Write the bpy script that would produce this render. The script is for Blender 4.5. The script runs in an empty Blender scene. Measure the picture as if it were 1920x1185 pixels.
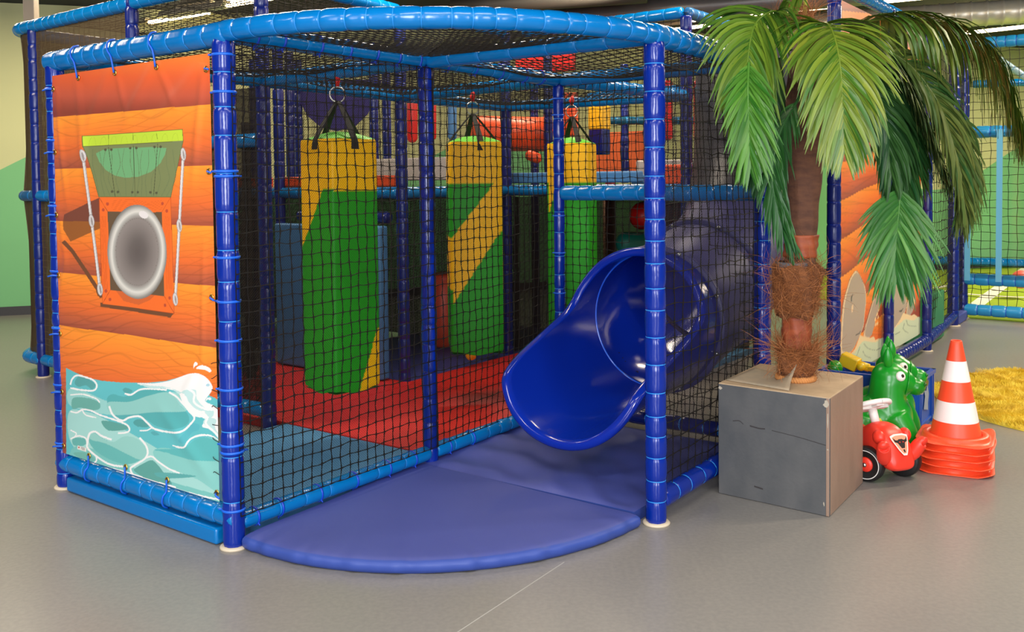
import bpy, math, random
import numpy as np
from mathutils import Vector, Matrix

C = bpy.context.scene.collection
PI = math.pi
# ------------------------------------------------------------------ camera
CAM_F, CAM_PIT, CAM_ROL, CAM_PY, CAM_H = 1748.12, 0.0377197, -0.0106089, 404.506, 1.5
_c, _s = math.cos(CAM_ROL), math.sin(CAM_ROL)


def ray(px, py):
    x = (px - 960) / CAM_F
    y = (py - CAM_PY) / CAM_F
    x, y = _c * x + _s * y, -_s * x + _c * y
    return np.array([x, math.cos(CAM_PIT) - y * math.sin(CAM_PIT), -math.sin(CAM_PIT) - y * math.cos(CAM_PIT)])


def atz(px, py, z):                    # the place at height z seen at a pixel of the photograph
    d = ray(px, py)
    return np.array([0, 0, CAM_H]) + d * ((z - CAM_H) / d[2])


def aty(px, py, Y):                    # the place at distance Y
    d = ray(px, py)
    return np.array([0, 0, CAM_H]) + d * (Y / d[1])


def project(P):
    P = np.asarray(P, float)
    X, Y, Z = P[..., 0], P[..., 1], P[..., 2] - CAM_H
    d = Y * math.cos(CAM_PIT) - Z * math.sin(CAM_PIT)
    u = Y * math.sin(CAM_PIT) + Z * math.cos(CAM_PIT)
    x, y = X / d, -u / d
    return np.stack([960 + CAM_F * (_c * x - _s * y), CAM_PY + CAM_F * (_s * x + _c * y)], -1)


cam = bpy.data.cameras.new('camera')
cam.sensor_width = 36
cam.lens = 36 * CAM_F / 1920
cam.shift_y = (CAM_PY - 592.5) / 1920
cam.clip_end = 200
co = bpy.data.objects.new('camera', cam)
C.objects.link(co)
co.matrix_world = Matrix.Translation((0, 0, CAM_H)) @ (Matrix.Rotation(PI / 2 - CAM_PIT, 4, 'X') @ Matrix.Rotation(CAM_ROL, 4, 'Z'))
bpy.context.scene.camera = co

# the play frame stands on a square grid: U runs towards the camera's right, V away
U = np.array([0.80523, -0.59297, 0.0])
V = np.array([0.59297, 0.80523, 0.0])
C0 = np.array([-0.43403, 4.78439, 0.0])
LU, LV, H, HM, HT = 1.30312, 1.22547, 2.115, 1.42, 2.73
ZUP = np.array([0, 0, 1.0])


def N(i, j, z=0.0):
    return C0 + U * LU * i + V * LV * j + ZUP * z


# ------------------------------------------------------------------ materials
def lin(c):
    out = []
    for x in c[:3]:
        x = x / 255.0
        out.append(x / 12.92 if x <= 0.04045 else ((x + 0.055) / 1.055) ** 2.4)
    return tuple(out) + (1.0,)


MATS = {}


def mat(name, rgb, rough=0.5, metal=0.0, spec=0.5, noise=None, bump=None, coat=0.0, emit=None, estr=0.0, attr=None):
    if name in MATS:
        return MATS[name]
    m = bpy.data.materials.new(name)
    m.use_nodes = True
    nt = m.node_tree
    b = nt.nodes['Principled BSDF']
    b.inputs['Base Color'].default_value = lin(rgb)
    b.inputs['Roughness'].default_value = rough
    b.inputs['Metallic'].default_value = metal
    b.inputs['Specular IOR Level'].default_value = spec
    b.inputs['Coat Weight'].default_value = coat
    b.inputs['Coat Roughness'].default_value = 0.08
    if emit is not None:
        b.inputs['Emission Color'].default_value = lin(emit)
        b.inputs['Emission Strength'].default_value = estr
    tc = nt.nodes.new('ShaderNodeTexCoord')
    if attr:
        a = nt.nodes.new('ShaderNodeVertexColor')
        a.layer_name = attr
        nt.links.new(a.outputs['Color'], b.inputs['Base Color'])
    if noise:                          # (scale, second colour, low, high[, stretch])
        n = nt.nodes.new('ShaderNodeTexNoise')
        n.inputs['Scale'].default_value = noise[0]
        n.inputs['Detail'].default_value = 6
        mp = nt.nodes.new('ShaderNodeMapping')
        if len(noise) > 4:
            mp.inputs['Scale'].default_value = noise[4]
        nt.links.new(tc.outputs['Object'], mp.inputs['Vector'])
        nt.links.new(mp.outputs['Vector'], n.inputs['Vector'])
        r = nt.nodes.new('ShaderNodeValToRGB')
        r.color_ramp.elements[0].position = noise[2]
        r.color_ramp.elements[1].position = noise[3]
        r.color_ramp.elements[0].color = lin(rgb)
        r.color_ramp.elements[1].color = lin(noise[1])
        nt.links.new(n.outputs['Fac'], r.inputs['Fac'])
        nt.links.new(r.outputs['Color'], b.inputs['Base Color'])
    if bump:                           # (scale, strength, distance)
        n2 = nt.nodes.new('ShaderNodeTexNoise')
        n2.inputs['Scale'].default_value = bump[0]
        n2.inputs['Detail'].default_value = 3
        nt.links.new(tc.outputs['Object'], n2.inputs['Vector'])
        bp = nt.nodes.new('ShaderNodeBump')
        bp.inputs['Strength'].default_value = bump[1]
        bp.inputs['Distance'].default_value = bump[2]
        nt.links.new(n2.outputs['Fac'], bp.inputs['Height'])
        nt.links.new(bp.outputs['Normal'], b.inputs['Normal'])
    MATS[name] = m
    return m


NAVY = mat('navy_vinyl', (3, 38, 138), 0.2, spec=0.5, bump=(14, 0.25, 0.01))
DNAVY = mat('dark_navy_vinyl', (14, 32, 112), 0.25, bump=(14, 0.25, 0.01))
SKY = mat('sky_blue_vinyl', (2, 112, 182), 0.2, bump=(12, 0.25, 0.01))
SKYTIE = mat('light_blue_tie', (36, 140, 222), 0.4)
BLUETIE = mat('blue_tie', (18, 96, 215), 0.4)
DARKTIE = mat('royal_blue_tie', (15, 65, 190), 0.4)
BLACK = mat('black_webbing', (22, 20, 19), 0.7)
NETM = mat('black_net_cord', (24, 20, 16), 0.65, spec=0.25)
CREAM = mat('cream_floor_flange', (205, 190, 165), 0.5, bump=(40, 0.3, 0.003))
STEEL = mat('galvanised_steel', (190, 190, 185), 0.3, metal=1.0)
BRASS = mat('brass', (205, 165, 80), 0.3, metal=1.0)
RED = mat('red_vinyl', (205, 28, 24), 0.4, bump=(20, 0.15, 0.005))
ORANGE = mat('orange_vinyl', (240, 85, 35), 0.4, bump=(15, 0.15, 0.005))
YELLOW = mat('yellow_vinyl', (240, 185, 20), 0.45, bump=(15, 0.15, 0.005))
TEAL = mat('teal_vinyl', (20, 120, 105), 0.45)
WHITE = mat('white_plastic', (232, 228, 222), 0.4)


def fine_mesh_mat(name, rgb, pitch, cover, alpha_min=0.0):
    """woven fly mesh: square holes let everything through"""
    m = bpy.data.materials.new(name)
    m.use_nodes = True
    nt = m.node_tree
    b = nt.nodes['Principled BSDF']
    b.inputs['Base Color'].default_value = lin(rgb)
    b.inputs['Roughness'].default_value = 0.7
    b.inputs['Specular IOR Level'].default_value = 0.2
    out = nt.nodes['Material Output']
    uv = nt.nodes.new('ShaderNodeUVMap')
    sep = nt.nodes.new('ShaderNodeSeparateXYZ')
    mp = nt.nodes.new('ShaderNodeMapping')
    mp.inputs['Rotation'].default_value = (0, 0, PI / 4)
    mp.inputs['Scale'].default_value = (1 / pitch, 1 / pitch, 1)
    nt.links.new(uv.outputs['UV'], mp.inputs['Vector'])
    nt.links.new(mp.outputs['Vector'], sep.inputs['Vector'])

    def band(sock, w):
        f = nt.nodes.new('ShaderNodeMath'); f.operation = 'FRACT'
        nt.links.new(sock, f.inputs[0])
        g = nt.nodes.new('ShaderNodeMath'); g.operation = 'LESS_THAN'
        nt.links.new(f.outputs[0], g.inputs[0]); g.inputs[1].default_value = w
        return g
    a, c = band(sep.outputs['X'], cover), band(sep.outputs['Y'], cover * 0.55)
    mx = nt.nodes.new('ShaderNodeMath'); mx.operation = 'MAXIMUM'
    nt.links.new(a.outputs[0], mx.inputs[0]); nt.links.new(c.outputs[0], mx.inputs[1])
    tr = nt.nodes.new('ShaderNodeBsdfTransparent')
    ms = nt.nodes.new('ShaderNodeMixShader')
    nt.links.new(mx.outputs[0], ms.inputs[0])
    nt.links.new(tr.outputs[0], ms.inputs[1])
    nt.links.new(b.outputs[0], ms.inputs[2])
    nt.links.new(ms.outputs[0], out.inputs['Surface'])
    return m


FLY = fine_mesh_mat('black_fly_mesh', (30, 25, 24), 0.0085, 0.15)
FLYD = fine_mesh_mat('dense_black_fly_mesh', (40, 34, 28), 0.0085, 0.82)


# ------------------------------------------------------------------ objects
def tag(o, label, cat, group=None, kind='thing'):
    o['label'] = label
    o['category'] = cat
    o['kind'] = kind
    if group:
        o['group'] = group
    return o


def thing(name, label, cat, loc=(0, 0, 0), rz=0.0, group=None):
    o = bpy.data.objects.new(name, None)
    o.empty_display_size = 0.1
    C.objects.link(o)
    o.location = Vector([float(v) for v in loc])
    o.rotation_euler = (0, 0, rz)
    return tag(o, label, cat, group)


def wm(o):
    M = Matrix.LocRotScale(o.location, o.rotation_euler, o.scale)
    return M if o.parent is None else wm(o.parent) @ o.matrix_parent_inverse @ M


def adopt(o, parent, world):
    if parent is not None:
        o.parent = parent
        if world:
            o.matrix_parent_inverse = wm(parent).inverted()


class MB:
    def __init__(self):
        self.v, self.f, self.m, self.n = [], [], [], 0

    def add(self, verts, faces, mi=0):
        verts = np.asarray(verts, float).reshape(-1, 3)
        self.v.append(verts)
        for f in faces:
            self.f.append([i + self.n for i in f])
            self.m.append(mi)
        self.n += len(verts)

    def box(self, c, s, R=None, mi=0):
        h = np.array(s) / 2.0
        p = np.array([[x, y, z] for z in (-1, 1) for y in (-1, 1) for x in (-1, 1)]) * h
        if R is not None:
            p = p @ np.asarray(R, float).T
        self.add(p + np.asarray(c, float), [(0, 2, 3, 1), (4, 5, 7, 6), (0, 1, 5, 4), (2, 6, 7, 3), (0, 4, 6, 2), (1, 3, 7, 5)], mi)

    def rings(self, R, mi=0, closed=True, caps=True):
        """R: k rings of n points"""
        R = np.asarray(R, float)
        k, n = R.shape[:2]
        f = []
        m = n if closed else n - 1
        for a in range(k - 1):
            for b in range(m):
                c = (b + 1) % n
                f.append((a * n + b, a * n + c, (a + 1) * n + c, (a + 1) * n + b))
        if caps and closed:
            f.append(tuple(range(n - 1, -1, -1)))
            f.append(tuple((k - 1) * n + i for i in range(n)))
        self.add(R.reshape(-1, 3), f, mi)

    def tube(self, pts, r, n=10, mi=0, caps=True):
        pts = np.asarray(pts, float)
        r = np.broadcast_to(np.asarray(r, float), (len(pts),))
        T, A, B = frames(pts)
        th = np.arange(n) / n * 2 * PI
        R = pts[:, None] + r[:, None, None] * (np.cos(th)[None, :, None] * A[:, None] + np.sin(th)[None, :, None] * B[:, None])
        self.rings(R, mi, True, caps)

    def lathe(self, prof, n=24, M=None, mi=0, caps=True):
        th = np.arange(n) / n * 2 * PI
        R = np.array([[[r * math.cos(t), r * math.sin(t), z] for t in th] for r, z in prof])
        if M is not None:
            Mn = np.array(M)
            R = R @ Mn[:3, :3].T + Mn[:3, 3]
        self.rings(R, mi, True, caps)

    def ball(self, c, r, n=20, k=12, R=None, mi=0):
        r = np.broadcast_to(np.asarray(r, float), (3,))
        rings = []
        for a in range(k + 1):
            ph = PI * (0.02 + 0.96 * a / k)
            rings.append([[math.sin(ph) * math.cos(t) * r[0], math.sin(ph) * math.sin(t) * r[1], -math.cos(ph) * r[2]] for t in np.arange(n) / n * 2 * PI])
        X = np.array(rings)
        if R is not None:
            X = X @ np.asarray(R, float).T
        self.rings(X + np.asarray(c, float), mi)

    def prism(self, poly, origin, e1, e2, depth, mi=0):
        """polygon in the plane (e1, e2), pushed along their cross product"""
        e1, e2, origin = np.asarray(e1, float), np.asarray(e2, float), np.asarray(origin, float)
        nrm = np.cross(e1, e2)
        P = origin + np.array([e1 * x + e2 * y for x, y in poly])
        n = len(poly)
        self.add(np.vstack([P, P + nrm * depth]), [tuple(range(n - 1, -1, -1)), tuple(range(n, 2 * n))] + [(i, (i + 1) % n, n + (i + 1) % n, n + i) for i in range(n)], mi)

    def build(self, name, mats, parent=None, smooth=True, world=True, mods=None, auto=None):
        me = bpy.data.meshes.new(name)
        me.from_pydata(np.vstack(self.v).tolist(), [], self.f)
        mats = mats if isinstance(mats, (list, tuple)) else [mats]
        for m in mats:
            me.materials.append(m)
        me.polygons.foreach_set('material_index', self.m)
        me.polygons.foreach_set('use_smooth', [smooth] * len(self.f))
        if auto:
            me.set_sharp_from_angle(angle=math.radians(auto))
        me.update()
        o = bpy.data.objects.new(name, me)
        C.objects.link(o)
        adopt(o, parent, world)
        for kind, kw in (mods or []):
            md = o.modifiers.new(kind.lower(), kind)
            for a, b in kw.items():
                setattr(md, a, b)
        return o


BEV = lambda w, s=2: [('BEVEL', dict(width=w, segments=s, limit_method='ANGLE'))]


def frames(pts):
    pts = np.asarray(pts, float)
    T = np.gradient(pts, axis=0)
    T /= np.linalg.norm(T, axis=1)[:, None] + 1e-12
    ref = np.where((np.abs(T[:, 2]) > 0.9)[:, None], np.array([1.0, 0, 0]), ZUP)
    if np.abs(T[:, 2]).max() > 0.9 and np.abs(T[:, 2]).min() < 0.9:
        ref = np.broadcast_to(np.array([0.83, -0.37, 0.41]), T.shape)
    A = np.cross(ref, T)
    A /= np.linalg.norm(A, axis=1)[:, None] + 1e-12
    B = np.cross(T, A)
    return T, A, B


def spline(pts, n=40):
    P = np.asarray(pts, float)
    P = np.vstack([2 * P[0] - P[1], P, 2 * P[-1] - P[-2]])
    out = []
    seg = len(P) - 3
    for k in range(n):
        t = k / (n - 1) * seg
        i = min(int(t), seg - 1)
        t -= i
        a, b, c, d = P[i:i + 4]
        out.append(0.5 * (2 * b + (c - a) * t + (2 * a - 5 * b + 4 * c - d) * t * t + (3 * b - a - 3 * c + d) * t ** 3))
    return np.array(out)


def line(a, b, n=2):
    a, b = np.asarray(a, float), np.asarray(b, float)
    return a + (b - a) * np.linspace(0, 1, n)[:, None]


def np_mesh(name, verts, quads, mats, parent=None, world=True, smooth=False, mat_idx=None):
    me = bpy.data.meshes.new(name)
    verts = np.ascontiguousarray(verts, np.float32)
    quads = np.ascontiguousarray(quads, np.int32)
    me.vertices.add(len(verts))
    me.vertices.foreach_set('co', verts.ravel())
    me.loops.add(quads.size)
    me.loops.foreach_set('vertex_index', quads.ravel())
    k = quads.shape[1]
    me.polygons.add(len(quads))
    me.polygons.foreach_set('loop_start', np.arange(0, quads.size, k, dtype=np.int32))
    me.polygons.foreach_set('loop_total', np.full(len(quads), k, np.int32))
    me.polygons.foreach_set('use_smooth', np.full(len(quads), smooth, bool))
    for m in (mats if isinstance(mats, (list, tuple)) else [mats]):
        me.materials.append(m)
    if mat_idx is not None:
        me.polygons.foreach_set('material_index', np.ascontiguousarray(mat_idx, np.int32))
    me.update(calc_edges=True)
    o = bpy.data.objects.new(name, me)
    C.objects.link(o)
    adopt(o, parent, world)
    return o


# ------------------------------------------------------------------ padded tubes
def padded(mb, pts, r, rng, seg=(0.085, 0.15), n=20, pinch=0.11, wr=0.055, tie_w=0.0, mi=0, tie_mi=1, cap=True):
    pts = np.asarray(pts, float)
    L0 = np.concatenate([[0], np.cumsum(np.linalg.norm(np.diff(pts, axis=0), axis=1))])
    L = L0[-1]
    P = [0.0]
    while P[-1] < L - seg[0] * 0.6:
        P.append(P[-1] + rng.uniform(*seg))
    P = np.array(P) * (L / P[-1])
    S, isT = [], []
    for a, b in zip(P[:-1], P[1:]):
        d = b - a
        for t in (0.0, 0.0035, 0.009, 0.018, 0.032):
            S.append(a + min(t, d * 0.3 * t / 0.032))
        S += [a + d * 0.5, b - min(0.032, d * .3), b - 0.018 * min(1, d / .1), b - 0.009 * min(1, d / .1), b - 0.0035]
    S.append(L)
    S = np.array(sorted(S))
    ctr = np.stack([np.interp(S, L0, pts[:, k]) for k in range(3)], 1)
    T, A, B = frames(ctr)
    if len(pts) == 2:
        d = pts[1] - pts[0]
        d = d / np.linalg.norm(d)
        ref = np.array([1.0, 0, 0]) if abs(d[2]) > 0.9 else ZUP
        A = np.cross(ref, d); A /= np.linalg.norm(A); B = np.cross(d, A)
        A = np.broadcast_to(A, ctr.shape); B = np.broadcast_to(B, ctr.shape)
    th = np.arange(n) / n * 2 * PI
    dd = np.abs(S[:, None] - P[None]).min(1)
    near = np.abs(S[:, None] - P[None]).argmin(1)
    kk = np.array([rng.choice([5, 6, 7, 8, 9]) for _ in P])
    phs = np.array([rng.uniform(0, 6) for _ in P])
    am = np.array([rng.uniform(0.5, 1.4) for _ in P]) * wr
    segscale = np.array([rng.uniform(0.97, 1.03) for _ in P])
    sidx = np.clip(np.searchsorted(P, S, 'right') - 1, 0, len(P) - 2)
    rad = r * (1 - pinch * np.clip(1 - dd / 0.024, 0, 1) ** 2) * (1 + (segscale[sidx] - 1) * np.clip(dd / .03, 0, 1))
    w = am[near] * np.exp(-dd / 0.016) * np.clip(dd / 0.004, 0.15, 1)
    RR = rad[:, None] * (1 + w[:, None] * np.sin(kk[near][:, None] * th[None] + phs[near][:, None]))
    X = ctr[:, None] + RR[..., None] * (np.cos(th)[None, :, None] * A[:, None] + np.sin(th)[None, :, None] * B[:, None])
    k = len(S)
    base = mb.n
    mb.v.append(X.reshape(-1, 3))
    mb.n += k * n
    for a in range(k - 1):
        tie = tie_w and max(dd[a], dd[a + 1]) < 0.0045
        for b in range(n):
            c = (b + 1) % n
            mb.f.append([base + a * n + b, base + a * n + c, base + (a + 1) * n + c, base + (a + 1) * n + b])
            mb.m.append(tie_mi if tie else mi)
    if cap:
        mb.f.append([base + i for i in range(n - 1, -1, -1)]); mb.m.append(mi)
        mb.f.append([base + (k - 1) * n + i for i in range(n)]); mb.m.append(mi)
    out = []
    for p in P[1:-1]:
        q = np.abs(S - p).argmin()
        out.append((ctr[q], np.cross(A[q], B[q]), r * (1 - pinch)))
    return out


_tie = {}


def tie_mesh(material, tail=False, w=0.0018):
    key = (material.name, tail, w)
    if key in _tie:
        return _tie[key]
    mb = MB()
    n, k = 24, 6
    th = np.arange(n) / n * 2 * PI
    R = np.array([[[(1 + w * 18 * math.cos(a)) * math.cos(t), (1 + w * 18 * math.cos(a)) * math.sin(t), w * 1.4 * 22 * math.sin(a)] for a in np.arange(k) / k * 2 * PI] for t in np.append(th, 2 * PI)])
    mb.rings(R, 0, True, False)
    if tail:
        mb.box((1.15, 0, 0), (0.34, 0.08, 0.16))
        mb.box((1.0, 0, 0), (0.2, 0.22, 0.22))
    o = mb.build('cable_tie', material)
    me = o.data
    bpy.data.objects.remove(o)
    _tie[key] = me
    return me


def add_tie(parent, pos, T, r, material, tail=False, w=0.0018, rot=0.0):
    o = bpy.data.objects.new('cable_tie', tie_mesh(material, tail, w))
    C.objects.link(o)
    q = Vector([float(x) for x in T]).to_track_quat('Z', 'X')
    M = Matrix.Translation(Vector([float(x) for x in pos])) @ q.to_matrix().to_4x4() @ Matrix.Rotation(rot, 4, 'Z') @ Matrix.Scale(r * 1.0, 4)
    o.parent = parent
    o.matrix_parent_inverse = Matrix.Translation(parent.location).inverted()
    o.matrix_basis = M
    return o


FRAME_POSTS = 'padded posts of the play frame'
FRAME_BARS = 'padded crossbars of the play frame'


def post(ij, label, z0=0.0, z1=H - 0.03, r=0.0445, m=NAVY, ties=True, ring=True, seed=0, tiem=SKYTIE, straps=(), at=None, seg=(0.085, 0.15)):
    p = np.array(at, float) if at is not None else N(*ij)
    p[2] = 0
    t = thing('padded_post', label, 'post', (p[0], p[1], z0), 0, FRAME_POSTS)
    rng = random.Random(seed)
    mb = MB()
    pin = padded(mb, line(p + ZUP * (z0 + 0.008 if ring else z0), p + ZUP * z1), r, rng, seg=seg, n=22 if ties else 14, tie_w=0 if ties else 1)
    mb.build('padding', [m, tiem], t)
    if ring:
        f = MB()
        f.lathe([(r * 0.7, 0.0), (r * 1.28, 0.0), (r * 1.3, 0.006), (r * 1.2, 0.011), (r * 0.7, 0.012)], 28, Matrix.Translation((p[0], p[1], z0)))
        f.build('floor_flange', CREAM, t)
    if ties:
        for k, (c, T, rr) in enumerate(pin):
            add_tie(t, c, T, rr * 1.02, tiem)
    for z, rot in straps:
        add_tie(t, p + ZUP * z, ZUP, r * 1.015, BLUETIE, True, 0.0042, rot)
    return t


def bar(a, b, label, r=0.046, m=SKY, ties=True, seed=0, tiem=SKYTIE, path=None, seg=(0.085, 0.15), netties=None, trim=0.03, group=FRAME_BARS):
    a, b = np.asarray(a, float), np.asarray(b, float)
    if path is None:
        d = (b - a) / np.linalg.norm(b - a)
        a2, b2 = a + d * trim, b - d * trim
        path = line(a2, b2)
    path = np.asarray(path, float)
    mid = path.mean(0)
    t = thing('padded_crossbar', label, 'crossbar', (path[0][0], path[0][1], path[:, 2].min() - r), 0, group)
    rng = random.Random(seed)
    mb = MB()
    pin = padded(mb, path, r, rng, seg=seg, n=22 if ties else 14, tie_w=0 if ties else 1)
    mb.build('padding', [m, tiem], t)
    if ties:
        for c, T, rr in pin:
            add_tie(t, c, T, rr * 1.02, tiem)
    if netties:
        L = len(path)
        for f in netties:
            x = f * (L - 1)
            i = min(int(x), L - 2)
            c = path[i] + (path[i + 1] - path[i]) * (x - i)
            T = path[i + 1] - path[i]
            add_tie(t, c, T / np.linalg.norm(T), r * 1.02, DARKTIE, True, 0.0045, rng.uniform(2.0, 3.2))
    return t


# ------------------------------------------------------------------ nets
def lattice(fn, nu, nv, w, jit, rng, knot=1.7, mid=True):
    """one connected mesh of square netting: fn(s, t) -> point, s and t in 0..1"""
    g = np.zeros((nu + 1, nv + 1, 3))
    for a in range(nu + 1):
        for b in range(nv + 1):
            da = rng.uniform(-jit, jit) if 0 < a < nu else 0
            db = rng.uniform(-jit, jit) if 0 < b < nv else 0
            g[a, b] = fn((a + da) / nu, (b + db) / nv)
    e1 = np.gradient(g, axis=0); e1 /= np.linalg.norm(e1, axis=2)[..., None] + 1e-9
    e2 = np.gradient(g, axis=1); e2 /= np.linalg.norm(e2, axis=2)[..., None] + 1e-9
    nn = np.cross(e1, e2); nn /= np.linalg.norm(nn, axis=2)[..., None] + 1e-9
    h = w / 2 * (knot if mid else 1)
    cor = []
    for k in (-1, 1):
        for sy in (-1, 1):
            for sx in (-1, 1):
                cor.append(g + h * (sx * e1 + sy * e2 + k * nn))
    V_ = np.stack(cor, 2).reshape(-1, 3)        # idx = node*8 + k*4 + sy*2 + sx
    node = np.arange((nu + 1) * (nv + 1)).reshape(nu + 1, nv + 1) * 8
    Q = []
    nd = node.ravel()
    Q.append(np.stack([nd + 0, nd + 2, nd + 3, nd + 1], 1))
    Q.append(np.stack([nd + 4, nd + 5, nd + 7, nd + 6], 1))
    extra = []
    off = len(V_)

    def strands(n0, n1, c0, c1, P0, P1, ax):
        nonlocal off
        # c0/c1: four corner offsets (cyclic) at each end
        if not mid:
            for q in range(4):
                r_ = (q + 1) % 4
                Q.append(np.stack([n0 + c0[q], n0 + c0[r_], n1 + c1[r_], n1 + c1[q]], 1))
            return
        M = (P0 + P1) / 2 + np.array([rng.gauss(0, 1) for _ in range(P0.size)]).reshape(P0.shape) * w * 0.35
        d = P1 - P0; d /= np.linalg.norm(d, axis=1)[:, None] + 1e-9
        nrm = np.cross(d, ax); nrm /= np.linalg.norm(nrm, axis=1)[:, None] + 1e-9
        sd = np.cross(nrm, d)
        vs = []
        for (a_, b_) in ((-1, -1), (1, -1), (1, 1), (-1, 1)):
            vs.append(M + w / 2 * (a_ * sd + b_ * nrm))
        vs = np.stack(vs, 1)
        m0 = off + np.arange(len(P0)) * 4
        extra.append(vs.reshape(-1, 3)); off += len(P0) * 4
        # order the mid ring to match the corner ring
        ref = V_[n0[0] + np.array(c0)] - P0[0]
        vv = vs[0] - M[0]
        best = max(((rev, sh) for rev in (1, -1) for sh in range(4)), key=lambda t: sum(np.dot(ref[q], vv[(t[0] * q + t[1]) % 4]) for q in range(4)))
        o_ = [(best[0] * q + best[1]) % 4 for q in range(4)]
        for q in range(4):
            r_ = (q + 1) % 4
            Q.append(np.stack([n0 + c0[q], n0 + c0[r_], m0 + o_[r_], m0 + o_[q]], 1))
            Q.append(np.stack([m0 + o_[q], m0 + o_[r_], n1 + c1[r_], n1 + c1[q]], 1))

    a0, a1 = node[:-1].ravel(), node[1:].ravel()
    strands(a0, a1, (1, 3, 7, 5), (0, 2, 6, 4), g[:-1].reshape(-1, 3), g[1:].reshape(-1, 3), e2[:-1].reshape(-1, 3))
    b0, b1 = node[:, :-1].ravel(), node[:, 1:].ravel()
    strands(b0, b1, (2, 3, 7, 6), (0, 1, 5, 4), g[:, :-1].reshape(-1, 3), g[:, 1:].reshape(-1, 3), e1[:, :-1].reshape(-1, 3))
    if extra:
        V_ = np.vstack([V_] + extra)
    return V_, np.vstack(Q)


def sheet(name, fn, nu, nv, m, parent, uvsize):
    s, t = np.meshgrid(np.linspace(0, 1, nu + 1), np.linspace(0, 1, nv + 1), indexing='ij')
    P = np.array([[fn(a, b) for b in np.linspace(0, 1, nv + 1)] for a in np.linspace(0, 1, nu + 1)]).reshape(-1, 3)
    idx = np.arange((nu + 1) * (nv + 1)).reshape(nu + 1, nv + 1)
    Q = np.stack([idx[:-1, :-1], idx[1:, :-1], idx[1:, 1:], idx[:-1, 1:]], -1).reshape(-1, 4)
    o = np_mesh(name, P, Q, m, parent, smooth=True)
    uvl = o.data.uv_layers.new(name='UVMap')
    S = np.stack([s.ravel() * uvsize[0], t.ravel() * uvsize[1]], 1)
    uvl.data.foreach_set('uv', S[Q.ravel()].astype(np.float32).ravel())
    return o


def net(label, a, b, z0, z1, pitch=0.055, cut=None, w=0.0026, fine=FLY, coarse=True, seed=0, belly=0.02, off=None, name='safety_net', group='black safety nets of the play frame', mid=True, jit=0.09):
    a, b = np.asarray(a, float).copy(), np.asarray(b, float).copy()
    a[2] = b[2] = 0
    d = b - a
    L = np.linalg.norm(d)
    nrm = np.cross(d / L, ZUP)
    rng = random.Random(seed)
    o1, o2 = rng.uniform(0, 6), rng.uniform(0, 6)

    def fn(s, t, e=0.0):
        bel = belly * math.sin(PI * s) * math.sin(PI * t) + 0.006 * math.sin(9 * t + o1) * math.sin(5 * s + o2)
        return a + d * s + ZUP * (z0 + (z1 - z0) * t) + nrm * (bel + e)
    t = thing(name, label, 'net', tuple(a + d / 2 + ZUP * z0), 0, group)
    if coarse:
        V_, Q = lattice(fn, max(2, round(L / pitch)), max(2, round((z1 - z0) / pitch)), w, jit, rng, mid=mid)
        if cut is not None:            # opening laced round the slide
            ce = V_[Q].mean(1)
            Q = Q[np.linalg.norm(ce - np.asarray(cut[0]), axis=1) > cut[1]]
        np_mesh('knotted_net', V_, Q, NETM, t)
    if fine is not None:
        sheet('fly_mesh', lambda s, q: fn(s, q, -0.008), 12, 16, fine, t, (L, z1 - z0))
    return t


def roofnet(label, p00, p10, p01, p11, z, pitch=0.05, w=0.0036, sag=0.05, seed=0, tri=False):
    rng = random.Random(seed)
    P = [np.asarray(q, float) for q in (p00, p10, p01, p11)]
    o1 = rng.uniform(0, 6)

    def fn(s, t):
        q = P[0] * (1 - s) * (1 - t) + P[1] * s * (1 - t) + P[2] * (1 - s) * t + P[3] * s * t
        q = q.copy()
        q[2] = z - sag * (math.sin(PI * s) * math.sin(PI * t)) ** 0.7 + 0.008 * math.sin(14 * s + o1) * math.sin(11 * t)
        return q
    L1 = np.linalg.norm(P[1] - P[0]); L2 = np.linalg.norm(P[2] - P[0])
    t = thing('roof_net', label, 'net', tuple(P[0] * .5 + P[3] * .5 + ZUP * (z - sag)), 0, 'black roof nets')
    V_, Q = lattice(fn, max(2, round(L1 / pitch)), max(2, round(L2 / pitch)), w, 0.12, rng, mid=False)
    np_mesh('knotted_net', V_, Q, NETM, t)
    return t


# ------------------------------------------------------------------ the hall
def struct(o, label=None):
    o['kind'] = 'structure'
    if label:
        o['label'] = label
        o['category'] = o.name.split('_')[0].split('.')[0]
    return o


FLOOR = mat('grey_vinyl_floor', (136, 132, 127), 0.30, spec=0.45, noise=(55, (127, 124, 120), 0.35, 0.65), bump=(260, 0.05, 0.001))
mb = MB()
mb.add([(-14, -5, 0), (16, -5, 0), (16, 18, 0), (-14, 18, 0)], [(0, 1, 2, 3)])
struct(mb.build('floor', FLOOR, smooth=False), 'grey vinyl floor of the play hall')
# welded seam in the vinyl
q0, q1 = atz(1058, 1054, 0.0), atz(860, 1184, 0.0)
q2 = q1 + (q1 - q0) * 1.5
dd = (q2 - q0) / np.linalg.norm(q2 - q0)
sd = np.cross(dd, ZUP) * 0.0022
mb = MB()
mb.add([q0 - sd + ZUP * .0004, q0 + sd + ZUP * .0004, q2 + sd + ZUP * .0004, q2 - sd + ZUP * .0004], [(0, 1, 2, 3)])
struct(mb.build('trim_1', mat('floor_weld', (172, 170, 165), 0.5), smooth=False), 'pale welded seam across the grey floor')

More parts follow.
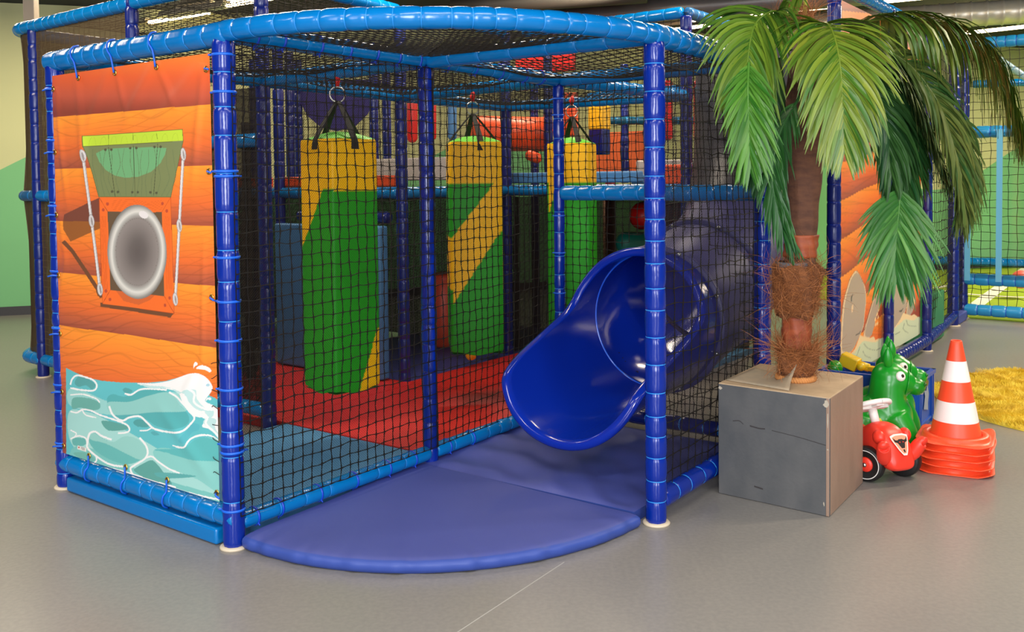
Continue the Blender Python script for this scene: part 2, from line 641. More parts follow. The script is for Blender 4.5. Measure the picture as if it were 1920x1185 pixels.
# back wall: one long painted wall, pale yellow above a green wave
WP0, WP1 = np.array([-5.94, 10.74, 0]), np.array([7.89, 15.30, 0])
wd = (WP1 - WP0) / np.linalg.norm(WP1 - WP0)
WALL = bpy.data.materials.new('wave_painted_wall')
WALL.use_nodes = True
nt = WALL.node_tree
bs = nt.nodes['Principled BSDF']
bs.inputs['Roughness'].default_value = 0.75
tc = nt.nodes.new('ShaderNodeTexCoord')
sp = nt.nodes.new('ShaderNodeSeparateXYZ')
nt.links.new(tc.outputs['Object'], sp.inputs['Vector'])


def mth(op, a, b=None):
    n = nt.nodes.new('ShaderNodeMath')
    n.operation = op
    for k, v in enumerate((a, b)):
        if v is None:
            continue
        if hasattr(v, 'is_linked'):
            nt.links.new(v, n.inputs[k])
        else:
            n.inputs[k].default_value = v
    return n.outputs[0]


wave = mth('MULTIPLY', mth('SINE', mth('ADD', mth('MULTIPLY', sp.outputs['X'], 1.3), -0.1)), 0.42)
lim = mth('ADD', wave, 1.7)
up = mth('GREATER_THAN', sp.outputs['Z'], lim)
mx = nt.nodes.new('ShaderNodeMix')
mx.data_type = 'RGBA'
nt.links.new(up, mx.inputs[0])
mx.inputs[6].default_value = lin((122, 190, 130))
mx.inputs[7].default_value = lin((203, 205, 152))
nt.links.new(mx.outputs[2], bs.inputs['Base Color'])
mb = MB()
mb.box((5.5, 0.1, 1.8), (27, 0.2, 3.6))
w = mb.build('wall_back', WALL, smooth=False)
w.location = WP0
w.rotation_euler = (0, 0, math.atan2(wd[1], wd[0]))
struct(w, 'long back wall painted pale yellow above a green wave')
mb = MB()
mb.box((5.5, -0.012, 0.05), (27, 0.024, 0.1))
w = mb.build('baseboard_back', mat('charcoal_skirting', (52, 50, 52), 0.5), smooth=False)
w.location = WP0
w.rotation_euler = (0, 0, math.atan2(wd[1], wd[0]))
struct(w, 'charcoal skirting along the painted back wall')
mb = MB()
mb.add([(-14, -1.0, 3.6), (16, -1.0, 3.6), (16, 18, 3.6), (-14, 18, 3.6)], [(3, 2, 1, 0)])
struct(mb.build('ceiling', mat('dark_ceiling', (34, 38, 48), 0.8), smooth=False), 'dark ceiling above the play frame')

# services under the ceiling
DUCT = mat('spiral_duct_metal', (222, 214, 196), 0.35, metal=0.45, noise=(3, (190, 184, 168), 0.3, 0.7))


def pipe(a, b, r, label, name='air_duct', cat='duct', ribs=0.0, m=DUCT):
    a, b = np.asarray(a, float), np.asarray(b, float)
    t = thing(name, label, cat, tuple(a - ZUP * r))
    mb = MB()
    L = np.linalg.norm(b - a)
    if ribs:
        k = int(L / ribs)
        pts, rr = [], []
        for i in range(k):
            for f, e in ((0, 0), (.8, 0), (.9, .012)):
                pts.append(a + (b - a) * (i + f) / k); rr.append(r + e)
        R = []
        d = (b - a) / L
        A = np.cross(ZUP, d); A /= np.linalg.norm(A); B = np.cross(d, A)
        th = np.arange(24) / 24 * 2 * PI
        R = np.array([p + q * (np.cos(th)[:, None] * A + np.sin(th)[:, None] * B) for p, q in zip(pts, rr)])
        mb.rings(R)
    else:
        mb.tube(line(a, b, 6), r, 24)
    mb.build('duct_shell' if name == 'air_duct' else 'pipe_wall', m, t)
    return t


def ext(p1, p2, z, k0=0.0, k1=0.0):
    a, b = atz(*p1, z), atz(*p2, z)
    return a + (a - b) * k0, b + (b - a) * k1


a, b = ext((1060, 34), (1440, 2), 3.42, 0.2, 0.5)
GD_ = mat('smooth_grey_duct', (128, 124, 120), .35, metal=.5)
pipe(a, b, 0.13, 'smooth grey duct running behind the blue tower corner', m=GD_)
a, b = ext((1500, 47), (1900, 22), 3.36, 0.25, 0.6)
pipe(a, b, 0.14, 'spiral ribbed silver duct above the palm', ribs=0.16)
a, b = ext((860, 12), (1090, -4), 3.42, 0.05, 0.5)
pipe(a, b, 0.1, 'short duct in shadow above the light blue arch', m=mat('shadowed_duct', (70, 66, 60), .6, metal=.3))  # dark colour carries the shadow on this duct

TUBE = mat('lit_fluorescent_tube', (255, 240, 205), 0.3, emit=(255, 226, 170), estr=16)
REFL = mat('lamp_reflector', (225, 215, 195), 0.25, metal=0.6)


def striplight(p1, p2, z, label, k0=0.0, k1=0.0, w=0.16):
    a, b = ext(p1, p2, z, k0, k1)
    t = thing('strip_light', label, 'light', tuple(a), 0, 'fluorescent strip lights under the ceiling')
    d = (b - a) / np.linalg.norm(b - a)
    A = np.cross(ZUP, d); A /= np.linalg.norm(A)
    L = np.linalg.norm(b - a)
    mb = MB()
    mb.prism([(-w / 2, 0.0), (-w / 4, 0.06), (w / 4, 0.06), (w / 2, 0.0), (w / 4 + .005, 0.07), (-w / 4 - .005, 0.07)], a, A, ZUP, -L)
    mb.build('reflector', REFL, t, smooth=False)
    mb = MB()
    mb.tube(line(a + ZUP * 0.02, b + ZUP * 0.02, 4), 0.022, 12)
    mb.build('tube', TUBE, t)
    return t


striplight((280, 45), (392, 27), 3.4, 'bright strip light seen through the netting behind the orange banner')
striplight((425, 14), (560, -8), 3.4, 'bright strip light at the frame edge above the corner post')
striplight((400, 12), (470, 0), 3.5, 'thin strip light beside the bright one above the corner post', w=.1)
striplight((1370, 34), (1700, 2), 3.3, 'long strip light passing over the palm crown', 0.3, 0.3, w=.2)
striplight((1800, 66), (1940, 51), 3.3, 'strip light low over the football pitch', 0.7, 0.6, w=.22)
striplight((1222, 64), (1330, 50), 3.45, 'strip light behind the blue tower corner')
# square ceiling drop behind the left tower
p = aty(58, 12, 8.6)
t = thing('ceiling_drop_pipe', 'pale square drop pipe hanging behind the left tower', 'pipe', (p[0], p[1], 2.85))
mb = MB(); mb.box((p[0], p[1], 3.24), (0.1, 0.1, 0.72))
mb.build('pipe_casing', mat('beige_paint', (176, 160, 140), 0.5), t, smooth=False, mods=BEV(.006))
t2 = aty(240, 5, 9.0)

# ------------------------------------------------------------------ front corner of the play frame
A_, B_, D_, F_ = (-1.018, -1), (0, -1), (1, 0), (1, 1)
G_, P1_, P2_, P3_ = (-1.02, .03), (-1.12, 1.12), (-1.13, 2.17), (-2.15, 1.12)
post(A_, 'navy padded post at the left edge of the orange banner', seed=1, straps=[(1.97, 2.0), (1.72, 5.6), (1.40, 5.6), (1.08, 5.6), (.80, 5.6), (.52, 5.6), (.23, 5.6)], seg=(.06, .13))
post(B_, 'navy padded corner post between the orange banner and the netting', seed=2, r=.0455,
     straps=[(2.02, .2), (1.87, -.1), (1.55, 0), (1.53, 3.6), (1.20, 0), (1.02, -.1), (.86, .2), (.66, .1), (.43, 0), (.40, 3.5), (.16, .1)], seg=(.1, .19))
post((0, 0), 'navy padded post where the two netted walls meet behind the half-round mat', seed=3, r=.040, seg=(.1, .17), tiem=DNAVY)
post(D_, 'navy padded post standing in front of the blue slide', seed=4, r=.046, seg=(.085, .125))
post((0, 1), 'navy padded post behind the slide at the left end of the mid-height bar', seed=5, r=.034, straps=[(2.0, 0), (1.9, .4), (1.28, 0), (1.05, 0), (.8, 0)])
post(F_, 'navy padded post between the tube slide and the palm trunk', seed=6, r=.046, tiem=SKYTIE, seg=(.09, .14))
post(G_, 'navy padded post behind the net with red matting at its foot', seed=7, r=.043, z1=HT, m=DNAVY, tiem=DNAVY, ring=False, seg=(.07, .12))

Cn = N(0, 0, H)
arc = []
Bt, Dt = N(*B_, H), N(*D_, H)
for k in range(41):
    f = k / 40
    a0 = math.atan2(*(Bt - Cn)[[1, 0]]); a1 = math.atan2(*(Dt - Cn)[[1, 0]])
    r0 = np.linalg.norm(Bt - Cn) * (1 - f) + np.linalg.norm(Dt - Cn) * f
    aa = a0 + (a1 - a0) * f
    arc.append(Cn + np.array([math.cos(aa) * r0, math.sin(aa) * r0, 0]))
bar(0, 0, 'curved sky blue bar bowing out over the half-round mat', path=arc, r=.0435, seed=11, seg=(.075, .125))
bar(N(*A_, H - .01), N(*B_, H - .01), 'sky blue top bar above the orange banner', r=.05, seed=12, trim=-.04)
bar(N(*B_, H), N(0, 0, H), 'sky blue top bar over the net behind the half-round mat', r=.045, seed=13, netties=(.1, .22, .4, .55, .7, .83, .96), seg=(.16, .24))
bar(N(0, 0, H), N(*D_, H), 'sky blue top bar running back from the slide post under the roof net', r=.042, seed=14, seg=(.13, .2))
bar(N(0, 0, H), N(0, 1, H), 'sky blue top bar over the net beside the slide', r=.042, seed=15, netties=(.1, .3, .5, .7, .85), seg=(.14, .2))
bar(N(*D_, H), N(*F_, H), 'sky blue top bar running from the slide post to the palm', r=.052, seed=16, seg=(.08, .13), trim=-.03)
bar(N(0, 1, H), N(*F_, H), 'sky blue top bar behind the slide cell', r=.04, seed=17, seg=(.12, .18))
bar(N(*G_, H), N(0, 0, H), 'sky blue bar carrying the nearest punch bag', r=.042, seed=18, m=SKY)
bar(N(*G_, H), N(*P1_, H), 'sky blue top bar running back over the red mats', r=.042, seed=19, ties=False)
bar(N(*P1_, H), N(0, 1, H), 'sky blue bar carrying the middle punch bag', r=.042, seed=20, ties=False)
bar(N(*P1_, H), N(*P2_, H), 'sky blue top bar along the far side of the bag room', r=.042, seed=21, ties=False)
bar(N(0, 1, H), N(.09, 2.26, H), 'sky blue bar carrying the farthest punch bag', r=.042, seed=22, ties=False)
bar(N(*P2_, H), N(.09, 2.26, H), 'sky blue top bar closing the back of the bag room', r=.042, seed=23, ties=False)
bar(N(*A_, H), N(*G_, H), 'sky blue top bar behind the orange banner', r=.042, seed=24, ties=False)
bar(N(*A_, .125), N(*B_, .125), 'sky blue bottom bar under the orange banner', r=.044, seed=25, trim=-.03)
bar(N(*B_, .1), N(0, 0, .1), 'sky blue bottom bar behind the half-round mat', r=.0385, seed=26, netties=(.06, .17, .36, .55, .74, .9), seg=(.12, .2))
bar(N(0, 0, .1), N(0, 1, .1), 'sky blue bottom bar running under the slide lip', r=.0385, seed=27, netties=(.08, .25), seg=(.1, .16))
bar(N(*D_, .1), N(*F_, .1), 'navy bottom bar beside the grey plant box', r=.046, seed=28, m=NAVY, seg=(.12, .17))
bar(N(0, 1, .1), N(*F_, .1), 'dark navy bottom bar behind the tube slide', r=.042, seed=29, m=DNAVY, ties=False)
bar(N(0, 1, HM), N(*F_, HM), 'sky blue mid-height bar above the tube slide', r=.046, seed=30, seg=(.1, .14))
t = thing('kerb_pad', 'flat sky blue kerb pad on the floor under the orange banner', 'pad', tuple(N(*A_)), 0)
mb = MB()
ang = math.atan2(U[1], U[0])
Rz = np.array(Matrix.Rotation(ang, 3, 'Z'))
mb.box((N(*A_) + N(*B_)) / 2 + ZUP * .037 - V * .002, (1.19, .075, .07), Rz)
mb.build('pad_cover', SKY, t, mods=BEV(.012, 3), auto=40)

roofnet('black roof net over the corner behind the orange banner', N(*A_), N(*B_), N(*G_), N(0, 0), H + .012, seed=41)
roofnet('black roof net sagging over the slide', N(0, 0), N(*D_), N(0, 1), N(*F_), H + .012, seed=42, sag=.08)
roofnet('black roof net over the nearest punch bags', N(*G_), N(0, 0), N(*P1_), N(0, 1), H + .012, seed=43, sag=.05)
roofnet('black roof net over the back of the bag room', N(*P1_), N(0, 1), N(*P2_), N(.09, 2.26), H + .012, seed=44)
# quarter-round roof net under the arch
rng = random.Random(45)


def fan(s, t):
    aa = a0 + (a1 - a0) * s
    rr = (0.04 + 0.96 * t) * (1.225 + .078 * s)
    q = Cn + np.array([math.cos(aa) * rr, math.sin(aa) * rr, 0.045 - .06 * math.sin(PI * t) * math.sin(PI * s)])
    return q


def quadfan(s, t):
    """square netting cut to the quarter round"""
    x, y = s, t
    m_ = max(x, y, 1e-6)
    k = m_ / math.hypot(x, y) if x + y > 1e-6 else 1
    x, y = x * k, y * k
    q = Cn + (Bt - Cn) * x + (Dt - Cn) * y
    q = q.copy()
    q[2] = H + .012 - .04 * math.sin(PI * x) * math.sin(PI * y)
    return q


t = thing('roof_net', 'quarter-round black roof net inside the curved blue bar', 'net', tuple(Cn), 0, 'black roof nets')
V_, Q_ = lattice(quadfan, 26, 26, .0036, .1, rng, mid=False)
np_mesh('knotted_net', V_, Q_, NETM, t)

net('black net wall behind the half-round mat with the nearest bag behind it', N(*B_) + U * .046, N(0, 0) + U * .046, .136, H - .04, seed=51)
net('black net wall between the corner post and the slide', N(0, 0) + U * .046, N(0, 1) - U * .03, .136, H - .04, seed=52, pitch=.056)
net('black net wall beside the tube slide facing the plant box', N(*D_), N(*F_), .12, H - .05, seed=53, pitch=.075, belly=.04, fine=fine_mesh_mat('close_black_fly_mesh', (40, 34, 40), .0085, .28))
net('black net above the mid-height bar over the slide', N(0, 1), N(*F_), HM + .04, H - .04, seed=54, fine=None, pitch=.05)
net('black net below the mid-height bar around the tube slide', N(0, 1), N(*F_), .12, HM - .04, seed=55, fine=None, pitch=.05, cut=(N(.57, 1.0, .77), .44))
net('dense black net to the left of the red mats behind the corner post', N(-2.1, .02), N(*G_), .14, H - .04, seed=56, fine=FLYD, pitch=.06)

# ------------------------------------------------------------------ mats
MATV = mat('blue_violet_mat', (70, 80, 152), 0.5, spec=0.4, noise=(1.5, (66, 75, 144), .3, .7), bump=(260, .12, .001))
MATS_ = mat('blue_mat_side', (52, 74, 150), 0.5, spec=0.4, bump=(260, .12, .001))


def pie_mat():
    c = N(0, 0) - U * .02 - V * .062
    Bp, Dp = N(*B_) + U * .05, N(*D_) - V * .09 - U * .03
    a0 = math.atan2(*(Bp - c)[[1, 0]]); a1 = math.atan2(*(Dp - c)[[1, 0]])
    n = 90
    rng = random.Random(5)
    pr = [(0, .0545), (.3, .056), (.6, .056), (.9, .056), (.962, .055), (.985, .051), (.997, .044), (1.0, .034), (.999, .018), (.993, .004), (.985, .001)]
    ph = [rng.uniform(0, 6) for _ in range(6)]
    R = []
    for f, z in pr:
        ring = []
        for k in range(n + 1):
            u = k / n
            aa = a0 + (a1 - a0) * u
            r1 = np.linalg.norm(Bp - c) * (1 - u) + np.linalg.norm(Dp - c) * u + .03 * math.sin(PI * u)
            cr = .005 * math.sin(60 * u + ph[0]) * math.sin(23 * u + ph[1]) + .0045 * abs(math.sin(47 * u + ph[3] + 2 * math.sin(9 * u))) ** 6 + .002 * math.sin(131 * u + ph[2])
            e = cr if f > .95 else 0
            p = c + np.array([math.cos(aa), math.sin(aa), 0]) * (r1 * f + e)
            p[2] = z + (.004 * math.sin(5 * u + 8 * f) * f * (f < .95)) + (cr * .5 if .95 < f < .999 else 0)
            ring.append(p)
        R.append(ring)
    R = np.array(R)
    mb = MB()
    k, m = R.shape[:2]
    fs, mi = [], []
    for a in range(k - 1):
        for b in range(m - 1):
            fs.append((a * m + b, (a + 1) * m + b, (a + 1) * m + b + 1, a * m + b + 1))
            mi.append(1 if a >= 5 else 0)
    base = mb.n
    mb.add(R.reshape(-1, 3), [])
    for f, q in zip(fs, mi):
        mb.f.append([base + i for i in f]); mb.m.append(q)
    # straight sides
    for col in (0, m - 1):
        P = [R[a, col] for a in range(k)] + [np.array([*R[0, col][:2], .001])]
        mb.add(P, [tuple(range(len(P)))] if col == 0 else [tuple(range(len(P) - 1, -1, -1))], 1)
    t = thing('half_round_mat', 'blue half-round landing mat lying on the grey floor in front of the slide', 'mat', tuple(c), 0)
    mb.build('mat_cover', [MATV, MATS_], t)
    return t


pie_mat()


def grid_mat(label, corners, thick, mats, name='floor_mat', wr=0.0, seed=0, n=40, group=None, z0=0.001):
    P = [np.asarray(q, float) for q in corners]
    rng = random.Random(seed)
    ph = [rng.uniform(0, 6) for _ in range(8)]
    R = np.zeros((n + 1, n + 1, 3))
    for a in range(n + 1):
        for b in range(n + 1):
            s, t = a / n, b / n
            q = P[0] * (1 - s) * (1 - t) + P[1] * s * (1 - t) + P[2] * s * t + P[3] * (1 - s) * t
            e = min(s, 1 - s, t, 1 - t)
            ed = min(1, e / .02)
            z = z0 + thick * (.9 + .1 * ed)
            if wr:
                z += wr * min(1, e / .06) * (math.sin(9 * s + 6 * t + ph[0]) * math.sin(5 * t - 3 * s + ph[1]) + .7 * abs(math.sin(14 * (s * .5 + t) + 2 * math.sin(6 * s + ph[2]))) ** 3 + .4 * math.sin(31 * t + 17 * s + ph[3]) * math.sin(12 * s))
            q[2] = z
            R[a, b] = q
    mb = MB()
    idx = lambda a, b: a * (n + 1) + b
    F = [(idx(a, b), idx(a + 1, b), idx(a + 1, b + 1), idx(a, b + 1)) for a in range(n) for b in range(n)]
    mb.add(R.reshape(-1, 3), F, 0)
    edge = [(a, 0) for a in range(n)] + [(n, b) for b in range(n)] + [(a, n) for a in range(n, 0, -1)] + [(0, b) for b in range(n, 0, -1)]
    top = np.array([R[a, b] for a, b in edge]); bot = top.copy(); bot[:, 2] = z0
    k = len(edge)
    mb.add(np.vstack([top, bot]), [(i, k + i, k + (i + 1) % k, (i + 1) % k) for i in range(k)], 1 if len(mats) > 1 else 0)
    t = thing(name, label, 'mat', tuple(P[0] * [1, 1, 0] + ZUP * z0), 0, group)
    mb.build('mat_cover', list(mats), t, auto=40)
    return t


e = .05
grid_mat('wrinkled blue mat under the slide lip', [N(-.035, -.045), N(1 - e - .01, -.045), N(1 - e - .01, 1 - .06), N(-.035, 1 - .06)], .055, [MATV, MATS_], wr=.012, seed=3, n=60)
REDM = mat('red_mat', (205, 34, 26), 0.5, bump=(200, .1, .001), noise=(2, (192, 28, 22), .3, .7))
BLUM = mat('grey_blue_mat', (70, 130, 178), 0.55, bump=(200, .1, .001))
PURM = mat('indigo_mat', (52, 60, 130), 0.55)
grid_mat('grey blue mat in the corner behind the orange banner', [N(-.96, -.94), N(-.05, -.94), N(-.05, .07), N(-.96, .07)], .05, [BLUM], n=6)
grid_mat('red mat under the nearest punch bag', [N(-1.02, .075), N(-.05, .075), N(-.05, 1.1), N(-1.02, 1.1)], .055, [REDM], n=6, wr=.002)
grid_mat('red mat reaching left behind the inner navy post', [N(-2.2, .05), N(-1.025, .05), N(-1.025, 1.1), N(-2.2, 1.1)], .055, [REDM], n=6)
grid_mat('red mat under the middle punch bag beside the slide', [N(-1.08, 1.105), N(-.05, 1.105), N(-.05, 2.2), N(-1.08, 2.2)], .055, [REDM], n=6)
grid_mat('indigo mat in the dark bay behind the bag room', [N(-2.2, 1.12), N(-1.085, 1.12), N(-1.085, 3.2), N(-2.2, 3.2)], .05, [PURM], n=6)
grid_mat('grey blue mat in the far dark bay', [N(-1.08, 2.21), N(.1, 2.21), N(.1, 3.3), N(-1.08, 3.3)], .05, [BLUM], n=6)


# ------------------------------------------------------------------ tube slide
SLIDE = mat('blue_slide_plastic', (10, 40, 150), 0.14, spec=0.5, bump=(6, .1, .01))
SLIDEX = mat('weathered_slide_plastic', (66, 66, 122), 0.42, spec=0.5, bump=(6, .1, .01))


def slide():
    O = N(.557, .625)
    zc, sl, R = .681, .078, .385
    KN = np.array([0, 25, 50, 75, 100, 130, 180.])
    SE = np.array([.646, .646, .63, .575, -.09, -.15, -.155])
    ph = np.linspace(-PI, PI, 145)
    se = np.interp(np.degrees(np.abs(ph)), KN, SE)
    k = np.hanning(13); k /= k.sum()
    se = np.convolve(np.concatenate([se[-7:-1], se, se[1:7]]), k, 'valid')

    def P(s, f, r):
        x = r * np.sin(f)
        return np.stack([O[0] + U[0] * x - V[0] * s, O[1] + U[1] * x - V[1] * s, zc - sl * s - r * np.cos(f) - .02 * np.clip(s, 0, 1) ** 2 * 0], -1)
    t = thing('tube_slide', 'blue plastic tube slide with a scooped open end', 'slide', tuple(N(.557, .1)))
    s0 = -.34
    rows = []
    for q in np.linspace(0, 1, 26):
        rows.append(P(s0 + (se - s0) * q, ph, R))
    # rolled lip, outwards and back
    for do, db in ((.006, .006), (.016, .010), (.034, .008), (.046, -.002), (.048, -.014), (.044, -.026)):
        rows.append(P(se + db, ph, R + do))
    rows.append(P(se - .02, ph, R + .008))
    for q in np.linspace(.94, 0, 20):
        rows.append(P(s0 + (se - s0) * q, ph, R + .008))
    mb = MB()
    mb.rings(np.array(rows)[:, :-1], 0, True, False)
    mb.build('exit_scoop', SLIDE, t)

    # tube sections behind the scoop
    def section(name, pts, m, parent):
        pts = np.asarray(pts)
        mb = MB()
        mb.tube(pts, R, 64, caps=False)
        k0 = len(mb.f)
        mb.tube(pts, R + .01, 64, 1, caps=False)
        return mb.build(name, [SLIDE, m], parent)

    def ringpart(c, d, parent, m=SLIDEX):
        d = np.asarray(d) / np.linalg.norm(d)
        q = Vector(d).to_track_quat('Z', 'Y').to_matrix().to_4x4()
        M = Matrix.Translation(Vector(c)) @ q
        mb = MB()
        mb.lathe([(R + .002, -.016), (R + .032, -.016), (R + .036, -.010), (R + .036, -.002), (R + .030, -.001), (R + .030, .001), (R + .036, .002), (R + .036, .010), (R + .032, .016), (R + .002, .016)], 72, M, caps=False)
        f = mb.build('joint_flange', m, parent)
        for k in range(8):
            a = 2 * PI * (k + .5) / 8
            mb = MB()
            mb.ball(M @ Vector(((R + .02) * math.cos(a), (R + .02) * math.sin(a), -.019)), (.012, .012, .012), 10, 6)
            mb.build('bolt', STEEL, f)
    ax = lambda s: O - V * s + ZUP * (zc - sl * s)
    path = spline([ax(-.33), ax(-.45), N(.585, 1.12, .785), N(.61, 1.45, .91), N(.62, 1.74, 1.14), N(.61, 1.92, 1.5), N(.60, 1.98, 1.95), N(.60, 2.0, 2.3)], 90)
    section('tube_section', path[2:34], SLIDEX, t)
    section('tube_section', path[34:51], SLIDEX, t)
    section('tube_section', path[50:], mat('dark_grey_slide_plastic', (58, 58, 68), .4), t)
    ringpart(ax(-.345), V, t, SLIDEX)
    M = Matrix.Translation(Vector(ax(-.325))) @ Vector(V).to_track_quat('Z', 'Y').to_matrix().to_4x4()
    mb = MB(); mb.lathe([(R + .002, -.006), (R - .004, -.004), (R - .006, 0), (R - .004, .004), (R + .002, .006)], 72, M, caps=False)
    mb.build('seam_bead', mat('bright_blue_bead', (30, 84, 205), .15), t)
    for i in (34,):
        ringpart(path[i], path[i + 1] - path[i - 1], t)


slide()

# ------------------------------------------------------------------ punch bags
BAGM = mat('bag_vinyl', (240, 190, 10), 0.5, spec=.3, attr='Col', bump=(30, .2, .004))
CY, CG, CGT = (255, 194, 0), (36, 158, 24), (96, 190, 50)


def srgb(c):
    return lin(c)[:3]


def bag(label, at, ztop, zbot, w, rot, face, hang_z, strap_rot=0.0, loose=False):
    t = thing('punch_bag', label, 'punch bag', (at[0], at[1], zbot), rot, 'square foam punch bags')
    h = ztop - zbot
    nz, ns = 110, 26
    rows = []
    cols = []
    rng = random.Random(int(zbot * 1000))
    perim = []
    c = .018
    for side in range(4):
        for k in range(ns):
            u = k / ns
            x = -w / 2 + c + (w - 2 * c) * u
            p = [(x, -w / 2), (w / 2, x), (-x, w / 2), (-w / 2, -x)][side]
            perim.append((p, side, u))
        for k in range(1, 3):
            a = (side - 1) * PI / 2 + PI / 2 * k / 3
            cc = [(w / 2 - c, -w / 2 + c), (w / 2 - c, w / 2 - c), (-w / 2 + c, w / 2 - c), (-w / 2 + c, -w / 2 + c)][side]
            perim.append(((cc[0] + c * math.cos(a), cc[1] + c * math.sin(a)), side, 1.0))
    n = len(perim)
    Vv, Cc = [], []
    for b in range(nz + 1):
        f = b / nz
        for (p, side, u) in perim:
            bulge = 1 + .007 * math.sin(PI * f) + .006 * math.sin(7 * f * PI + side) * math.sin(PI * u)
            ed = min(f, 1 - f)
            bulge *= 1 - .022 * max(0, 1 - ed / .012) ** 2
            zz = f * h + (.012 * math.cos(2 * PI * u) * (1 if f < .02 else 0))
            Vv.append((p[0] * bulge, p[1] * bulge, zz))
            Cc.append(srgb(CY if face(side, u, f) else CG))
    Q = [(b * n + k, b * n + (k + 1) % n, (b + 1) * n + (k + 1) % n, (b + 1) * n + k) for b in range(nz) for k in range(n)]
    o = np_mesh('bag_body', np.array(Vv), np.array(Q), BAGM, t, world=False, smooth=True)
    ca = o.data.color_attributes.new('Col', 'FLOAT_COLOR', 'POINT')
    ca.data.foreach_set('color', np.hstack([np.array(Cc), np.ones((len(Cc), 1))]).astype(np.float32).ravel())
    # quilted lid and base
    mb = MB()
    top = [np.array([p[0] * .97, p[1] * .97, h]) for p, _, _ in perim]
    for k in range(7):
        f = k / 6
        R_ = [np.array([q[0] * (1 - f), q[1] * (1 - f), h + .045 * math.sin(PI / 2 * f) + .004 * math.sin(9 * i / n * 2 * PI) * (1 - f)]) for i, q in enumerate(top)]
        if k:
            mb.add(np.array(prev + R_), [(i, (i + 1) % n, n + (i + 1) % n, n + i) for i in range(n)])
        prev = R_
    mb0 = MB()
    mb0.add([(q[0], q[1], .0) for q in top], [tuple(range(n - 1, -1, -1))])
    mb0.build('bag_base', mat('green_bag_vinyl', CG, .45), t, world=False)
    mb.build('bag_lid', mat('lime_green_vinyl', (98, 192, 52), .45, bump=(30, .2, .004)), t, world=False)
    # four webbing straps to a ring
    zr = hang_z - .075 - zbot
    for k in range(4):
        a = PI / 2 * k + PI / 4 * 0 + strap_rot
        x, y = math.cos(a) * w * .40, math.sin(a) * w * .40
        tx, ty = -math.sin(a) * .024, math.cos(a) * .024
        A = np.array([x, y, h + .008]); B = np.array([x * .06, y * .06, zr - .035])
        P0 = np.array([x * 1.28, y * 1.28, h - .055])
        mid = (A + B) / 2 + np.array([x, y, 0]) * .12
        pts = spline([P0, A + np.array([x, y, 0]) * .18, mid, B], 10)
        R_ = []
        for i, q in enumerate(pts):
            f = 1 - .45 * i / 9
            d = np.array([tx, ty, 0]) * f
            nn = np.array([x, y, 0]) / math.hypot(x, y) * .003
            R_.append([q - d - nn, q + d - nn, q + d + nn, q - d + nn])
        mb = MB(); mb.rings(np.array(R_))
        mb.build('strap', BLACK, t, world=False, smooth=False)
    th = np.linspace(0, 2 * PI, 33)[:-1]
    q = Matrix.Rotation(-rot + .25, 3, 'Z')
    pts = [np.array(q @ Vector((.042 * math.cos(a), 0, zr + .042 * math.sin(a)))) for a in th]
    mb = MB()
    pts = np.array(pts + [pts[0], pts[1]])
    T = np.gradient(pts, axis=0); T /= np.linalg.norm(T, axis=1)[:, None]
    nn = np.array(q @ Vector((0, 1, 0)))
    Bn = np.cross(T, nn)
    R_ = np.array([p + .0045 * (np.cos(np.arange(8) / 8 * 2 * PI)[:, None] * nn + np.sin(np.arange(8) / 8 * 2 * PI)[:, None] * b) for p, b in zip(pts, Bn)])
    mb.rings(R_[1:-1], caps=False)
    mb.build('ring', STEEL, t, world=False)
    mb = MB()
    mb.tube(np.array([[0, 0, zr + .045], [.006, 0, zr + .09], [0, 0, hang_z - zbot + .03]]), [.011, .013, .012], 10)
    mb.ball((0, 0, zr + .075), (.018, .014, .02), 10, 8)
    mb.build('hanging_sling', RED, t, world=False)
    return t


def face1(side, u, f):
    # side 3 faces the camera's left, side 0 its right
    if side == 3:
        return f > .80 if u > .75 else f > .575 + .3 * u
    if side == 0:
        return f > .795 or f < .50 * (u - .52)
    return f > .8


def face2(side, u, f):
    if f > .80:
        return True
    if side in (0,):
        a = .56 + .235 * u / .85            # lower edge of upper green triangle
        b = .245 + .33 * u
        return b < f < a if u < .85 else f > b
    return .3 < f < .55


def face3(side, u, f):
    if f > .80:
        return True
    return f > .66 + .75 * u and side in (0,)


p = aty(629, 160, 5.17)
bag('nearest punch bag, yellow top over green with one edge towards the camera', (p[0] + .01, p[1]), 1.735, .36, .305, math.radians(-4 + 49.5), face1, 2.06, 0.0)
p = aty(886, 200, 6.1)
bag('middle punch bag with a broad yellow diagonal band across green', (p[0], p[1] + .02), 1.75, .39, .335, math.radians(8), face2, 2.05, .2)
p = aty(1072, 205, 6.5)
bag('farthest punch bag, seen past the slide post, green below a yellow top', (p[0], p[1]), 1.75, .38, .30, math.radians(-14), face3, 2.05, .5)


